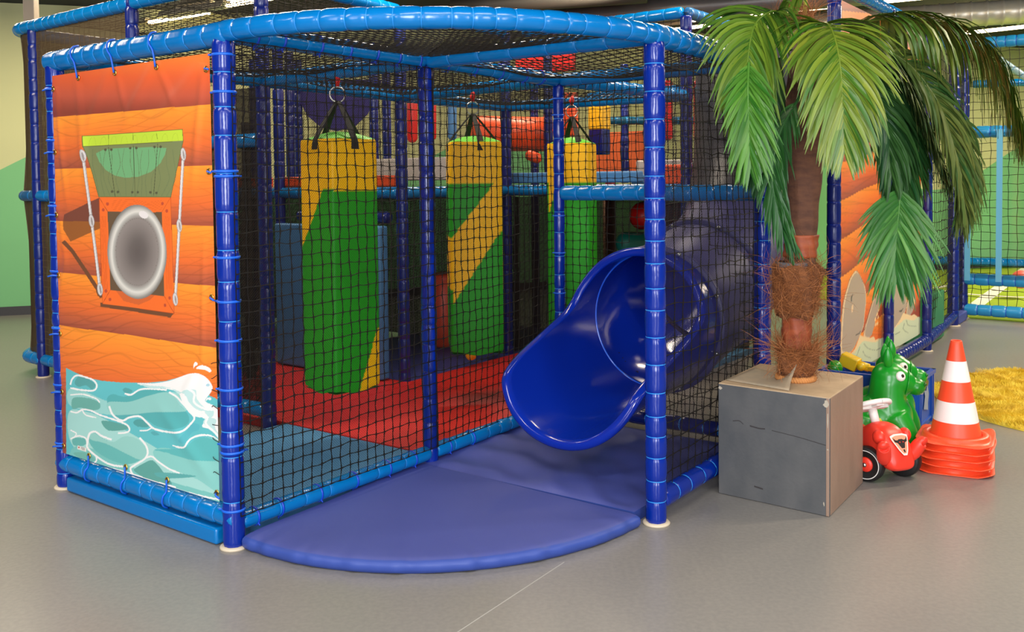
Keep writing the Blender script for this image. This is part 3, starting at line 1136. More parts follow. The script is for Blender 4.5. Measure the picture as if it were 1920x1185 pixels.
# ------------------------------------------------------------------ printed banners
class Print:
    """paints flat colour shapes onto a grid of points of a real banner"""

    def __init__(self, XY):
        self.XY = XY.reshape(-1, 2)
        self.col = np.zeros((len(self.XY), 3))

    def inside(self, poly):
        P = np.asarray(poly, float)
        x, y = self.XY[:, 0], self.XY[:, 1]
        box = np.where((x >= P[:, 0].min()) & (x <= P[:, 0].max()) & (y >= P[:, 1].min()) & (y <= P[:, 1].max()))[0]
        px, py = x[box], y[box]
        ins = np.zeros(len(box), bool)
        for (x0, y0), (x1, y1) in zip(P, np.roll(P, -1, 0)):
            if y0 == y1:
                continue
            c = (y0 > py) != (y1 > py)
            ins ^= c & (px < (x1 - x0) * (py - y0) / (y1 - y0) + x0)
        return box[ins]

    def fill(self, poly, rgb, smooth=False, alpha=1.0, fn=None):
        if smooth:
            P = np.asarray(poly, float)
            n = len(P)
            out = []
            for i in range(n):
                a, b, c, d = P[i - 1], P[i], P[(i + 1) % n], P[(i + 2) % n]
                for t in np.arange(8) / 8:
                    out.append(.5 * (2 * b + (c - a) * t + (2 * a - 5 * b + 4 * c - d) * t * t + (3 * b - a - 3 * c + d) * t ** 3))
            poly = np.array(out)
        k = self.inside(poly)
        v = np.array(rgb, float)[None] if fn is None else fn(self.XY[k, 0], self.XY[k, 1])
        self.col[k] = self.col[k] * (1 - alpha) + v * alpha

    def ellipse(self, c, r, rgb, rot=0.0, alpha=1.0, fn=None):
        a = np.linspace(0, 2 * PI, 48)[:-1]
        x, y = r[0] * np.cos(a), r[1] * np.sin(a)
        self.fill(np.stack([c[0] + x * math.cos(rot) - y * math.sin(rot), c[1] + x * math.sin(rot) + y * math.cos(rot)], 1), rgb, False, alpha, fn)

    def stroke(self, pts, w, rgb, smooth=True, alpha=1.0):
        P = spline(pts, max(12, 6 * len(pts))) if smooth and len(pts) > 2 else np.asarray(pts, float)
        P = P[:, :2]
        T = np.gradient(P, axis=0); T /= np.linalg.norm(T, axis=1)[:, None] + 1e-9
        nrm = np.stack([-T[:, 1], T[:, 0]], 1)
        w = np.broadcast_to(np.asarray(w, float), (len(P),)) if np.ndim(w) == 0 else np.interp(np.linspace(0, 1, len(P)), np.linspace(0, 1, len(w)), w)
        self.fill(np.vstack([P + nrm * w[:, None] / 2, (P - nrm * w[:, None] / 2)[::-1]]), rgb, False, alpha)


def plank_art(pr, lines, seed):
    """orange ship planking: lines = left/right heights of the plank edges, listed downwards"""
    x, y = pr.XY[:, 0], pr.XY[:, 1]
    rng = random.Random(seed)
    xl, xr = lines[0]
    E = []
    for (yl, yr) in lines[1]:
        E.append(yl + (yr - yl) * (x - xl) / (xr - xl))
    E = np.array(E)
    idx = (y[None] >= E).sum(0) - 1
    idx = np.clip(idx, 0, len(E) - 2)
    k = np.arange(len(x))
    top, bot = E[idx, k], E[idx + 1, k]
    f = np.clip((y - top) / (bot - top), 0, 1)
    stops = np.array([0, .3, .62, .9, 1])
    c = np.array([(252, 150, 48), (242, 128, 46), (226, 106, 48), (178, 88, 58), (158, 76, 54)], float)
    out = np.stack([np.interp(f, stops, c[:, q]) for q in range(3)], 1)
    # printed grain
    ln = np.zeros(len(x))
    for j in range(3):
        a, b, p = rng.uniform(.008, .02), rng.uniform(.03, .05), rng.uniform(0, 6)
        w_ = y / (13.0 + 7 * j) + .8 * np.sin(x * a + p + idx * 2.1) + .35 * np.sin(x * b + y * .03 + 2 * p) + .25 * np.sin(x * .011 - y * .05 + idx)
        fr = np.abs(w_ - np.floor(w_) - .5)
        ln = np.maximum(ln, np.clip(1 - fr / .09, 0, 1) * (.6 + .4 * np.sin(x * .03 + 5 * j + idx)))
    out *= (1 - .13 * ln)[:, None]
    pr.col[:] = out


def banner(name_label, cat, origin, e1, w, zf0, zf1, ns, nt_, art, wrinkle, seed, thing_name='printed_banner', zb=None):
    """hanging sheet: origin + e1*s, heights zf0(s)..zf1(s)"""
    nrm = np.cross(e1, ZUP)
    S, T = np.meshgrid(np.linspace(0, 1, ns + 1), np.linspace(0, 1, nt_ + 1), indexing='ij')
    z0, z1 = zf0(S), zf1(S)
    P = origin + S[..., None] * w * e1 + (z0 + (z1 - z0) * T)[..., None] * ZUP
    pr = Print(project(P))
    art(pr)
    D = wrinkle(S, T)
    P = P + D[..., None] * nrm
    idx = np.arange((ns + 1) * (nt_ + 1)).reshape(ns + 1, nt_ + 1)
    Q = np.stack([idx[:-1, :-1], idx[1:, :-1], idx[1:, 1:], idx[:-1, 1:]], -1).reshape(-1, 4)
    t = thing(thing_name, name_label, cat, tuple(origin + e1 * w / 2 + ZUP * float(z0.min())))
    o = np_mesh('printed_sheet', P.reshape(-1, 3), Q, PRINTM, t, smooth=True)
    ca = o.data.color_attributes.new('Col', 'FLOAT_COLOR', 'POINT')
    c = np.clip(pr.col / 255.0, 0, 1)
    c = np.where(c <= .04045, c / 12.92, ((c + .055) / 1.055) ** 2.4)
    ca.data.foreach_set('color', np.hstack([c, np.ones((len(c), 1))]).astype(np.float32).ravel())
    return t, (lambda s, tt: origin + s * w * e1 + (float(zf0(np.array(s))) + (float(zf1(np.array(s))) - float(zf0(np.array(s)))) * tt) * ZUP + nrm * float(wrinkle(np.array(s), np.array(tt)))), nrm


PRINTM = mat('printed_banner_vinyl', (240, 120, 40), 0.42, spec=0.4, attr='Col')
Z6 = lambda L: [(90 + x * .3122, 230 + y * .3122) for x, y in L]
Z7 = lambda L: [(110 + x * .2362, 660 + y * .2362) for x, y in L]


def ship_art(pr):
    X, Y = pr.XY[:, 0], pr.XY[:, 1]
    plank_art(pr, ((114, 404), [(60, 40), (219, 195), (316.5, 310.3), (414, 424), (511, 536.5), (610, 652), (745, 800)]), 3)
    top = Y < 219 + (195 - 219) * (X - 114) / 290
    f = np.clip((Y - 110) / 100, 0, 1)
    c = np.stack([np.interp(f, [0, .35, .7, 1], v) for v in ([240, 222, 190, 140], [118, 92, 84, 62], [44, 46, 58, 46])], 1)
    pr.col[top] = c[top] * (pr.col[top] / (pr.col[top] + 1e-6))
    # cast shapes of the hatch
    dark = (112, 70, 44)
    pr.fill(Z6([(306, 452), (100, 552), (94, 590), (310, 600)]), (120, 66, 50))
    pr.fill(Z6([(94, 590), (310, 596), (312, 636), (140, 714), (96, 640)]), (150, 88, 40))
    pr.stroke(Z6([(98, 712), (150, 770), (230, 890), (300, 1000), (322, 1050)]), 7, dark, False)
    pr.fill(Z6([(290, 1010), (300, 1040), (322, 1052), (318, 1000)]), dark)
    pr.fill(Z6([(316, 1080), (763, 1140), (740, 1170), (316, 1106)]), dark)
    # open lid
    pr.fill(Z6([(226, 79), (809, 40), (815, 108), (228, 144)]), (186, 211, 58))
    for k in range(9):
        x = 250 + k * 62
        pr.stroke(Z6([(x, 138 - k * 3.5), (x + 12, 95 - k * 3), (x + 30, 92 - k * 3), (x + 40, 136 - k * 3.5)]), .5, (160, 186, 50))
    pr.fill(Z6([(228, 144), (815, 108), (741, 447), (305, 447)]), (120, 128, 82))
    pr.fill(Z6([(288, 185), (330, 163), (400, 155), (500, 150), (620, 147), (714, 152), (706, 190), (676, 245), (620, 295), (540, 325), (460, 331), (400, 318), (345, 284), (308, 235)]), (110, 166, 112))
    for k in range(14):
        x = 270 + k * 37
        pr.stroke(Z6([(x, 160 + 4 * math.sin(k)), (x + 15 * math.sin(k * 2.1), 250), (x + 20 * math.cos(k), 340), (x * .85 + 78, 440)]), .7, (98, 112, 76))
    for L in ([(362, 146), (400, 447)], [(510, 135), (520, 447)], [(660, 128), (635, 440)]):
        pr.stroke(Z6(L), 1.0, (72, 74, 50), False)
    for L in ([(362, 71), (362, 135)], [(508, 60), (510, 106)], [(655, 62), (660, 100)]):
        pr.stroke(Z6(L), .9, (120, 140, 40), False)
    for c in [(344, 163), (379, 162), (491, 153), (529, 152), (641, 146), (678, 145), (382, 414), (416, 416), (503, 418), (537, 418), (615, 419), (652, 422)]:
        pr.ellipse(Z6([c])[0], (2.5, 2.5), (84, 82, 58))
    for L in ([(226, 79), (809, 40)], [(228, 144), (815, 108)], [(305, 447), (741, 447)], [(226, 79), (228, 144), (305, 447)], [(809, 40), (815, 108), (741, 447)]):
        pr.stroke(Z6(L), .9, (92, 96, 48), False)
    # frame
    OR = (238, 108, 42)
    pr.fill(Z6([(307, 448), (741, 448), (763, 1146), (327, 1088)]), OR)
    for k in range(7):
        pr.stroke(Z6([(320 + 4 * k, 560), (318 + 5 * k, 700), (326 + 4 * k, 850), (332 + 4 * k, 1000)]), .5, (214, 92, 36))
        pr.stroke(Z6([(705 + 5 * k, 560), (700 + 6 * k, 700), (712 + 5 * k, 850), (716 + 5 * k, 1000)]), .5, (214, 92, 36))
        pr.stroke(Z6([(380, 470 + 9 * k), (500, 462 + 9 * k), (600, 478 + 8 * k), (690, 466 + 9 * k)]), .5, (214, 92, 36))
    pr.fill(Z6([(400, 1004), (450, 1072), (540, 1095), (610, 1066), (650, 1030), (560, 1010)]), (206, 98, 48))
    pr.fill(Z6([(356, 533), (686, 538), (702, 1042), (372, 1005)]), (102, 80, 58))
    for L in ([(307, 448), (356, 533)], [(741, 448), (686, 538)], [(327, 1088), (372, 1005)], [(763, 1146), (702, 1042)], [(307, 448), (327, 1088), (763, 1146), (741, 448)]):
        pr.stroke(Z6(L), .8, (168, 68, 30), False)
    for c in [(355, 488), (331, 524), (690, 486), (717, 530), (347, 1011), (370, 1062), (735, 1052), (706, 1096)]:
        pr.ellipse(Z6([c])[0], (2.6, 3.2), (184, 74, 48))
    # porthole ring
    cx, cy = Z6([(536, 776)])[0]

    def ringcol(x, y):
        dx, dy = (x - cx) / 56.5, (y - cy) / 88.0
        r = np.hypot(dx * math.cos(.03) + dy * .02, dy)
        v = np.interp(r, [0, .25, .45, .68, .72, .74, .80, .86, .92, .97, 1.02], [96, 104, 122, 140, 138, 150, 176, 218, 190, 150, 118])
        warm = np.interp(r, [0, .7, .8, 1.02], [.90, .93, .98, .97])
        return np.stack([v, v * warm, v * (warm * .92 + .03)], 1)
    pr.ellipse((cx, cy), (56.5, 88.5), 0, -.03, 1, ringcol)
    for a in np.linspace(0, 2 * PI, 60):
        pr.ellipse((cx - 1 + 40.5 * math.cos(a), cy + 63 * math.sin(a)), (.5, .5), (92, 76, 62))
    pr.ellipse(Z6([(572, 553)])[0], (9.5, 6.5), (226, 218, 214), .45)
    # hinged rods
    for rod in ([(224, 200), (245, 400), (265, 590), (290, 800), (313, 1000)], [(815, 190), (804, 400), (793, 618), (782, 840), (769, 1060)]):
        pr.stroke(Z6(rod), 5.6, (128, 116, 110), False)
        pr.stroke(Z6(rod), 4.4, (196, 188, 184), False)
        pr.stroke(Z6([(x - 2, y) for x, y in rod]), 2.0, (222, 216, 212), False)
        for q in (0, 2, 4):
            c = Z6([rod[q]])[0]
            pr.ellipse(c, (5.2, 12.5), (140, 130, 126), -.1)
            pr.ellipse(c, (4.4, 11.5), (205, 198, 194), -.1)
            pr.ellipse((c[0] + .8, c[1] + 1), (1.6, 8), (150, 140, 136), -.15)
    # sea
    W1, W2, W3, W4, W5 = (96, 186, 190), (166, 214, 210), (232, 230, 226), (92, 160, 150), (128, 196, 188)
    sea = Z7([(60, 125), (90, 140), (200, 192), (330, 226), (500, 243), (700, 245), (850, 230), (960, 200), (1040, 172), (1110, 168), (1170, 200), (1212, 255), (1220, 295), (1195, 345), (1240, 365), (1290, 405), (1340, 430), (1340, 1300), (60, 1300)])
    pr.fill(sea, W1)
    f = pr.inside(sea)
    # pale bands
    pr.fill(Z7([(90, 290), (260, 330), (420, 400), (640, 400), (820, 330), (960, 330), (1010, 470), (760, 480), (560, 500), (420, 500), (300, 480), (90, 420)]), (150, 206, 200), True)
    pr.fill(Z7([(90, 470), (250, 480), (420, 560), (560, 640), (720, 730), (900, 830), (1060, 880), (1320, 860), (1320, 1190), (900, 1070), (560, 980), (240, 850), (90, 700)]), (162, 212, 204), True)
    pr.fill(Z7([(90, 800), (230, 760), (420, 830), (620, 930), (820, 1010), (1320, 1160), (1320, 1260), (60, 1260)]), (120, 192, 184), True)
    pr.fill(Z7([(110, 690), (150, 680), (215, 690), (225, 720), (190, 745), (120, 740)]), (100, 176, 168), True)
    # big cells
    pr.fill(Z7([(385, 370), (430, 335), (520, 355), (640, 310), (760, 300), (870, 320), (950, 400), (1020, 480), (1040, 540), (1000, 590), (900, 612), (780, 590), (700, 540), (620, 510), (520, 540), (440, 510), (400, 450)]), (84, 170, 170), True)
    pr.fill(Z7([(390, 400), (560, 395), (720, 345), (880, 322), (985, 440), (1000, 472), (760, 478), (560, 498), (420, 492)]), (140, 198, 190), True)
    pr.fill(Z7([(240, 700), (280, 640), (340, 680), (430, 715), (520, 670), (620, 690), (690, 760), (690, 820), (640, 862), (560, 890), (470, 880), (360, 830), (280, 770)]), (100, 180, 174), True)
    pr.fill(Z7([(250, 690), (280, 642), (340, 682), (430, 715), (520, 670), (620, 690), (690, 760), (690, 820), (650, 858), (520, 800), (380, 730)]), (146, 202, 192), True)
    pr.fill(Z7([(750, 790), (830, 760), (1000, 780), (1060, 720), (1150, 680), (1240, 690), (1320, 760), (1320, 1120), (1100, 1010), (900, 930), (790, 870)]), (134, 200, 192), True)
    pr.fill(Z7([(760, 775), (900, 770), (1010, 760), (1080, 700), (1180, 680), (1320, 740), (1320, 855), (1100, 860), (960, 830), (860, 800)]), (92, 180, 178), True)
    pr.fill(Z7([(600, 930), (680, 880), (740, 860), (790, 900), (850, 980), (900, 1050), (820, 1050), (700, 1010), (620, 960)]), W4, True)
    pr.fill(Z7([(760, 960), (900, 960), (1090, 985), (980, 1000), (820, 1000)]), (92, 168, 164), True)
    pr.fill(Z7([(130, 240), (170, 190), (240, 215), (296, 260), (270, 295), (220, 265), (160, 275)]), (86, 160, 158), True)
    pr.fill(Z7([(105, 400), (130, 360), (250, 365), (325, 400), (325, 450), (260, 462), (180, 440), (120, 450)]), (104, 170, 158), True)
    pr.fill(Z7([(340, 550), (420, 552), (520, 580), (550, 605), (500, 622), (390, 620)]), W4, True)
    pr.fill(Z7([(590, 560), (620, 535), (680, 545), (716, 585), (690, 598), (620, 590)]), (80, 156, 154), True)
    pr.fill(Z7([(505, 300), (530, 285), (580, 305), (570, 325), (525, 325)]), (84, 160, 160), True)
    pr.fill(Z7([(730, 640), (760, 630), (800, 655), (760, 662)]), (84, 166, 170), True)
    pr.fill(Z7([(120, 800), (220, 800), (290, 850), (250, 870), (160, 840)]), (110, 178, 164), True)
    pr.fill(Z7([(1040, 600), (1070, 565), (1120, 580), (1110, 620), (1060, 640), (1010, 720), (960, 700)]), (88, 178, 186), True)
    # foam lines
    F = (238, 235, 231)
    for L, w_ in [
        ([(95, 285), (180, 300), (280, 305), (308, 270), (280, 225), (220, 200), (150, 185), (110, 215), (95, 260)], 4),
        ([(100, 470), (150, 480), (200, 455), (260, 465), (330, 500), (460, 545), (540, 580), (560, 620), (530, 640), (470, 645)], 4),
        ([(190, 450), (220, 500), (300, 520)], 3), ([(95, 340), (200, 335), (300, 365), (330, 400)], 3),
        ([(400, 430), (430, 500), (500, 545), (560, 520), (640, 512), (700, 560), (760, 610), (880, 635), (980, 630), (1050, 570), (1080, 520), (1040, 470), (960, 370), (880, 318)], 4.5),
        ([(640, 625), (700, 622), (740, 600)], 3), ([(520, 330), (570, 340), (640, 300), (720, 292), (860, 300)], 4),
        ([(420, 697), (340, 665), (290, 632), (245, 650), (230, 720), (230, 760), (290, 820), (400, 890), (510, 910)], 4.5),
        ([(640, 680), (690, 740), (706, 800), (680, 850), (600, 900), (570, 930), (610, 985), (760, 1030), (930, 1075)], 4.5),
        ([(690, 840), (740, 830), (790, 870), (880, 930), (960, 960)], 4), ([(95, 690), (160, 665), (215, 685), (228, 730)], 3.5),
        ([(95, 620), (140, 645), (130, 670)], 3), ([(230, 770), (290, 820), (300, 860), (270, 890)], 3.5),
        ([(905, 740), (960, 755), (1010, 750), (1050, 690), (1130, 660), (1220, 670), (1290, 720)], [2, 5, 4, 4, 5, 3, 2]),
        ([(130, 870), (300, 900), (520, 950), (700, 1010), (900, 1080), (1120, 1140), (1320, 1180)], 4),
    ]:
        pr.stroke(Z7(L), np.array(w_) * .8 if np.ndim(w_) else w_ * .8, F)
    # breaking crest
    pr.fill(Z7([(620, 250), (760, 247), (880, 228), (960, 200), (1040, 172), (1110, 168), (1170, 200), (1212, 255), (1220, 295), (1190, 345), (1165, 390), (1230, 425), (1270, 455), (1262, 500), (1290, 560), (1300, 730), (1250, 660), (1190, 610), (1140, 590), (1160, 530), (1060, 500), (1000, 420), (960, 330), (860, 290), (740, 285)]), F, True)
    pr.fill(Z7([(640, 255), (740, 290), (880, 285), (960, 330), (1010, 300), (1090, 300), (1100, 370), (1170, 450), (1230, 470), (1210, 520), (1130, 480), (1050, 440), (1020, 350), (960, 310), (840, 275), (740, 268)]), (188, 220, 216), True)
    pr.fill(Z7([(1150, 560), (1190, 520), (1250, 540), (1240, 600), (1290, 680), (1220, 630)]), (186, 218, 214), True)
    for L in ([(1040, 290), (1080, 330), (1080, 400), (1160, 450), (1250, 460)], [(1140, 470), (1180, 520), (1170, 570), (1240, 640), (1290, 700)], [(1000, 330), (1030, 400), (1090, 460), (1160, 480)]):
        pr.stroke(Z7(L), 4, F)
    pr.fill(Z7([(1080, 130), (1078, 95), (1092, 76), (1112, 88), (1110, 102), (1090, 112)]), F, True)
    pr.fill(Z7([(1102, 130), (1140, 103), (1190, 122), (1212, 148), (1198, 160), (1160, 140)]), F, True)
    pr.fill(Z7([(1170, 390), (1175, 368), (1200, 360), (1212, 374), (1200, 384), (1185, 376)]), F, True)
    pr.ellipse(Z7([(1185, 262)])[0], (3.5, 2.6), (170, 206, 216))
    # sewn tag with grey print lines
    pr.fill(Z7([(150, 740), (222, 762), (218, 793), (148, 771)]), (226, 222, 214))
    for k in range(3):
        pr.stroke(Z7([(178, 756 + 8 * k), (208, 765 + 8 * k)]), .7, (130, 120, 116), False)
    pr.ellipse(Z7([(161, 757)])[0], (1.6, 1.6), (190, 80, 60))


bo = N(-1.018, -1) + U * .028 - V * .03
be1 = U
bw = 1.303 * 1.018 - .028 - .052


def bwr(S, T):
    d = 0.004 * np.sin(3.1 * S * PI) * np.sin(PI * T)
    for s0, t0, dx, dy, a, w_ in ((.18, 1.0, .06, -.28, .013, .028), (.42, 1.0, -.22, -.20, .013, .032), (.45, 1.0, .05, -.1, .008, .02), (.70, 1.0, -.20, -.14, .013, .03), (.70, 1.0, .10, -.10, .008, .02),
                                  (.97, .98, -.26, -.12, .011, .035), (.97, .98, -.06, -.22, .012, .02), (.03, .97, .05, -.25, .011, .02), (.02, .66, .05, -.14, .006, .02), (.02, .43, .06, .1, .006, .02), (.95, .60, -.02, -.25, .007, .015), (.97, .35, -.16, -.13, .008, .02), (.97, .04, -.25, .12, .008, .03), (.03, .1, .3, .1, .007, .03)):
        L2 = dx * dx + dy * dy * 2.2
        u = ((S - s0) * dx + (T - t0) * dy * 2.2) / L2
        v_ = ((S - s0) * -dy * 1.5 + (T - t0) * dx * 1.5) / math.sqrt(L2)
        d = d + a * np.exp(-(v_ / w_) ** 2) * np.clip(u, 0, 1) ** .5 * np.exp(-np.clip(u - .6, 0, 9) ** 2 * 4) * (u > 0)
    return d


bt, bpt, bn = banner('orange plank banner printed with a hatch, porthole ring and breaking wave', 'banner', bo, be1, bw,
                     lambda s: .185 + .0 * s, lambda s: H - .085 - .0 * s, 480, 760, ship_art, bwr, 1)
for k, (s, tt, dirn) in enumerate([(.20, .985, 'u'), (.45, .985, 'u'), (.71, .985, 'u'), (.012, .965, 'l'), (.012, .80, 'l'), (.012, .635, 'l'), (.012, .475, 'l'), (.012, .32, 'l'), (.012, .165, 'l'), (.012, .02, 'l'),
                                   (.20, .015, 'd'), (.45, .015, 'd'), (.71, .015, 'd'), (.985, .965, 'r'), (.985, .74, 'r'), (.985, .46, 'r'), (.99, .02, 'r')]):
    c = bpt(s, tt) + bn * .004
    mb = MB()
    q = Vector(bn).to_track_quat('Z', 'Y').to_matrix().to_4x4()
    prof = [(.006 + .004 * (1 + math.cos(a)), .003 * math.sin(a)) for a in np.linspace(0, 2 * PI, 9)]
    mb.lathe(prof, 18, Matrix.Translation(Vector(c)) @ q, caps=False)
    mb.build('grommet', BRASS, bt)
    if dirn in 'ud':
        if dirn == 'u':
            axp = bo + V * .03 + U * (s * bw) + ZUP * (H - .01)
            pts = [c + bn * .004] + [axp + .056 * (-V * math.cos(a) + ZUP * math.sin(a)) - U * (.012 + .010 * k2) for k2, a in enumerate(np.radians([-35, -5, 25, 55, 90]))]
            pts = spline(pts, 16)
        else:
            axp = bo + V * .03 + U * (s * bw) + ZUP * .125
            pts = [c + bn * .004] + [axp + .05 * (-V * math.cos(a) + ZUP * math.sin(a)) - U * (.008 + .006 * k2) for k2, a in enumerate(np.radians([45, 20, -10, -40, -75]))]
            pts = spline(pts, 16)
    else:
        sgn = -1 if dirn == 'l' else 1
        pts = spline([c + bn * .004, c + U * sgn * .02 + bn * .02, c + U * sgn * .05 + bn * .025 - ZUP * .006], 8)
    mb = MB(); mb.tube(pts, .0042, 6)
    mb.build('tie_strap', BLUETIE, bt)

rng = random.Random(31)
for k in range(9):
    c = bpt(.988, .03 + .036 * k + rng.uniform(-.008, .008)) + bn * .004
    mb = MB(); mb.tube(spline([c - U * .012 + ZUP * rng.uniform(-.01, .012) + bn * .003, c + bn * .006, c + U * .03 + ZUP * rng.uniform(-.012, .02) + bn * .004], 6), .0016, 5)
    mb.build('lacing_cord', BLACK, bt)


# ------------------------------------------------------------------ the tower and the rooms behind
TW = 'padded posts of the play frame'


def pole_at(px, Y, z0, z1, label, r=.044, m=DNAVY, seed=0):
    p = aty(px, 345, Y)
    return post(None, label, z0=z0, z1=z1, r=r, m=m, ties=False, ring=z0 == 0, seed=seed, tiem=DNAVY, at=(p[0], p[1], 0))


T1, T2, T0 = N(-3.13, .05), N(-2.05, .02), N(.09, 2.26)
post(None, 'navy padded post on the near corner of the tall left tower', z1=HT - .03, m=DNAVY, ties=False, seed=61, tiem=NAVY, at=T1, seg=(.1, .16))
post(None, 'tall navy padded post rising above the orange banner', z1=HT + .35, m=DNAVY, ties=False, seed=62, tiem=NAVY, at=T2)
post(None, 'navy padded post at the back of the red mats beside the blue panel', z1=HT, m=DNAVY, ties=False, seed=63, tiem=DNAVY, at=N(*P1_), ring=False)
post(None, 'navy padded post behind the middle punch bag', z1=HT, m=DNAVY, ties=False, seed=64, tiem=DNAVY, at=N(*P2_), ring=False)
post(None, 'navy padded post left of the blue panel at the back', z1=HT, m=DNAVY, ties=False, seed=65, tiem=DNAVY, at=N(*P3_), ring=False)
post(None, 'tall navy padded post under the corner of the back tower', z1=HT - .03, m=DNAVY, ties=False, seed=66, tiem=NAVY, at=T0)
post(None, 'navy padded post hidden behind the slide post', z1=H, m=DNAVY, ties=False, seed=67, tiem=DNAVY, at=N(-.02, 3.3), ring=False)
for px, Y, lab in ((546, 9.0, 'slim navy padded post on the upper deck left of the nearest punch bag'), (562, 9.6, 'shorter slim navy post beside the one left of the nearest bag'),
                   (703, 8.9, 'navy padded post on the upper deck right of the nearest punch bag'), (727, 9.2, 'bright navy padded post on the upper deck next to the blue mid beam'),
                   (1172, 10.2, 'navy padded post in front of the orange rear panel'), (1029, 9.0, 'navy padded post beside the orange tunnel')):
    pole_at(px, Y, 1.46, 2.75, lab, seed=px)
for px, Y, lab in ((480, 8.4, 'dark navy post under the deck left of the blue panel'), (1003, 9.4, 'dark navy post under the deck behind the slide'), (1315, 9.0, 'dark navy post behind the tube slide')):
    pole_at(px, Y, 0, 2.6, lab, seed=px)


def tb(a, b, z, label, r=.044, m=SKY, **k):
    a, b = np.array(a, float), np.array(b, float)
    a[2] = b[2] = z
    return bar(a, b, label, r=r, m=m, ties=False, tiem=k.pop('tiem', SKYTIE), **k)


c_ = T1 - U * .16 + V * .26


def rnd(a, r=.26):
    return c_ + (-V * math.cos(a) - U * math.sin(a)) * r


# rounded top, middle and bottom rims of the left tower
def tower_rim(z, label, r, m=SKY, seed=0):
    pts = [T2 + ZUP * z]
    for k in range(6):
        pts.append(T2 + (T1 - T2) * (.2 + .16 * k) + ZUP * z)
    for k in range(12):
        q = rnd(PI / 2 * k / 11)
        pts.append(np.array([q[0], q[1], z]))
    q = pts[-1] + V * .9
    pts += [pts[-1] + V * .3, q]
    return bar(0, 0, label, r=r, m=m, ties=False, path=spline(pts, 80), seed=seed, seg=(.09, .14))


tower_rim(HT, 'sky blue top rim curving round the tall left tower', .05, seed=71)
tb(T1, T2, HM, 'sky blue mid-height bar of the tall left tower')
pts = [T1 + ZUP * HM] + [np.array([*rnd(a)[:2], HM]) for a in np.linspace(0, PI / 2, 10)] + [np.array([*(rnd(PI / 2) + V * .8)[:2], HM])]
bar(0, 0, 'blue grey mid-height rim bent round the left tower', path=spline(pts, 30), r=.044, ties=False, m=mat('slate_blue_vinyl', (30, 84, 132), .3), seed=72)
pts = [T1 + ZUP * .14] + [np.array([*rnd(a)[:2], .14]) for a in np.linspace(0, PI / 2, 10)] + [np.array([*(rnd(PI / 2) + V * .8)[:2], .14])]
bar(0, 0, 'sky blue bottom rim bent round the left tower', path=spline(pts, 30), r=.05, ties=False, seed=73)
tb(T1, T2, .14, 'sky blue bottom bar of the left tower seen past the banner post')
tb(T2, N(*G_), HT, 'blue top bar between the tall tower posts', seed=3)
tb(N(*G_), N(*P1_), HT, 'high blue bar crossing above the arch', seed=4)
tb(N(*P1_), N(*P2_), HT, 'high blue bar running back behind the arch', seed=5)
tb(T0, T0 - U * 1.5, HT, 'sky blue top bar left of the back tower corner', seed=6)
tb(T0, T0 + V * 1.3, HT, 'dark blue top bar right of the back tower corner', seed=7, m=mat('slate_blue_vinyl', (30, 84, 132), .3))
post(None, 'navy padded post behind the back tower corner', z0=H, z1=HT, m=DNAVY, ties=False, ring=False, at=T0 + V * 1.3, seed=12)

# net skin of the tower
t = thing('tower_net', 'brown black net skin stretched round the tall left tower', 'net', tuple(T1 + V * .3), 0)


def skin(s, tt):
    z = .16 + (HT - .2) * tt
    if s > .5:
        q = T1 - U * .16 + (T2 - T1 + U * .16) * ((s - .5) / .5) + V * .002
    elif s > .25:
        q = rnd(PI / 2 * (1 - (s - .25) / .25), .265)
    else:
        q = rnd(PI / 2, .265) + V * (.9 * (1 - s / .25))
    w = .05 * (math.sin(PI * ((z / HM) % 1.0))) * (1 if s < .5 else .3)
    q = q + (c_ - q) * w * 3.0 * (1 if .2 < s < .5 else 0)
    return np.array([q[0], q[1], z])


sheet('fly_mesh', skin, 40, 40, fine_mesh_mat('brown_fly_mesh', (74, 60, 42), .0085, .72), t, (2.4, 2.6))
V_, Q_ = lattice(lambda s, tt: skin(s, tt) + (T1 - c_) * .002, 44, 50, .0034, .1, random.Random(8), mid=False)
np_mesh('knotted_net', V_, Q_, mat('brown_net_cord', (84, 70, 46), .7), t)
# orange padding inside the tower and a red ball behind the banner foot
t = thing('deck_pad', 'small orange deck pad behind the rim of the left tower', 'pad', tuple(T1 + V * .5 + ZUP * 1.45))
mb = MB(); mb.box(T1 + V * .42 - U * .12 + ZUP * 1.52, (.3, .1, .09), Rz); mb.build('pad_cover', ORANGE, t, mods=BEV(.01))
p = atz(99, 697, .07)
t = thing('play_ball', 'red play ball peeping out beside the left banner post', 'ball', (p[0], p[1] + .3, 0))
mb = MB(); mb.ball((p[0] + .02, p[1] + .3, .065), .065, 24, 16); mb.build('ball_skin', RED, t)

# mid-height beams and decks
tb(N(-3.1, 1.12), N(*P3_), HM, 'light blue mid-height beam left of the nearest punch bag', seed=8)
tb(N(*P3_), N(*P1_), HM, 'light blue mid-height beam behind the nearest punch bag', seed=9)
tb(N(*P1_), N(*P2_), HM, 'light blue mid-height beam behind the middle punch bag', seed=10)
tb(N(*P2_), T0, HM, 'light blue mid-height beam behind the farthest punch bag', seed=11)
tb(T0, T0 + U * .4 - V * .1, HM, 'blue mid-height beam behind the tube slide', seed=13)
tb(T2, N(*G_), 1.76, 'blue rail ending at the inner post above mid height', seed=14)
tb(T2, N(*G_), .12, 'blue bottom rail ending at the inner post', seed=15)
tb(aty(1130, 226, 10), aty(1345, 223, 10.2), 2.13, 'dark teal rail across the orange rear panel', seed=16, m=mat('deep_teal_vinyl', (16, 80, 110), .3))
tb(T0 - U * .9 + V * .05, T0, 2.15, 'blue beam ending at the tall back post over the slide', seed=17, r=.05)
DARK = mat('black_deck_boards', (30, 27, 27), .7)


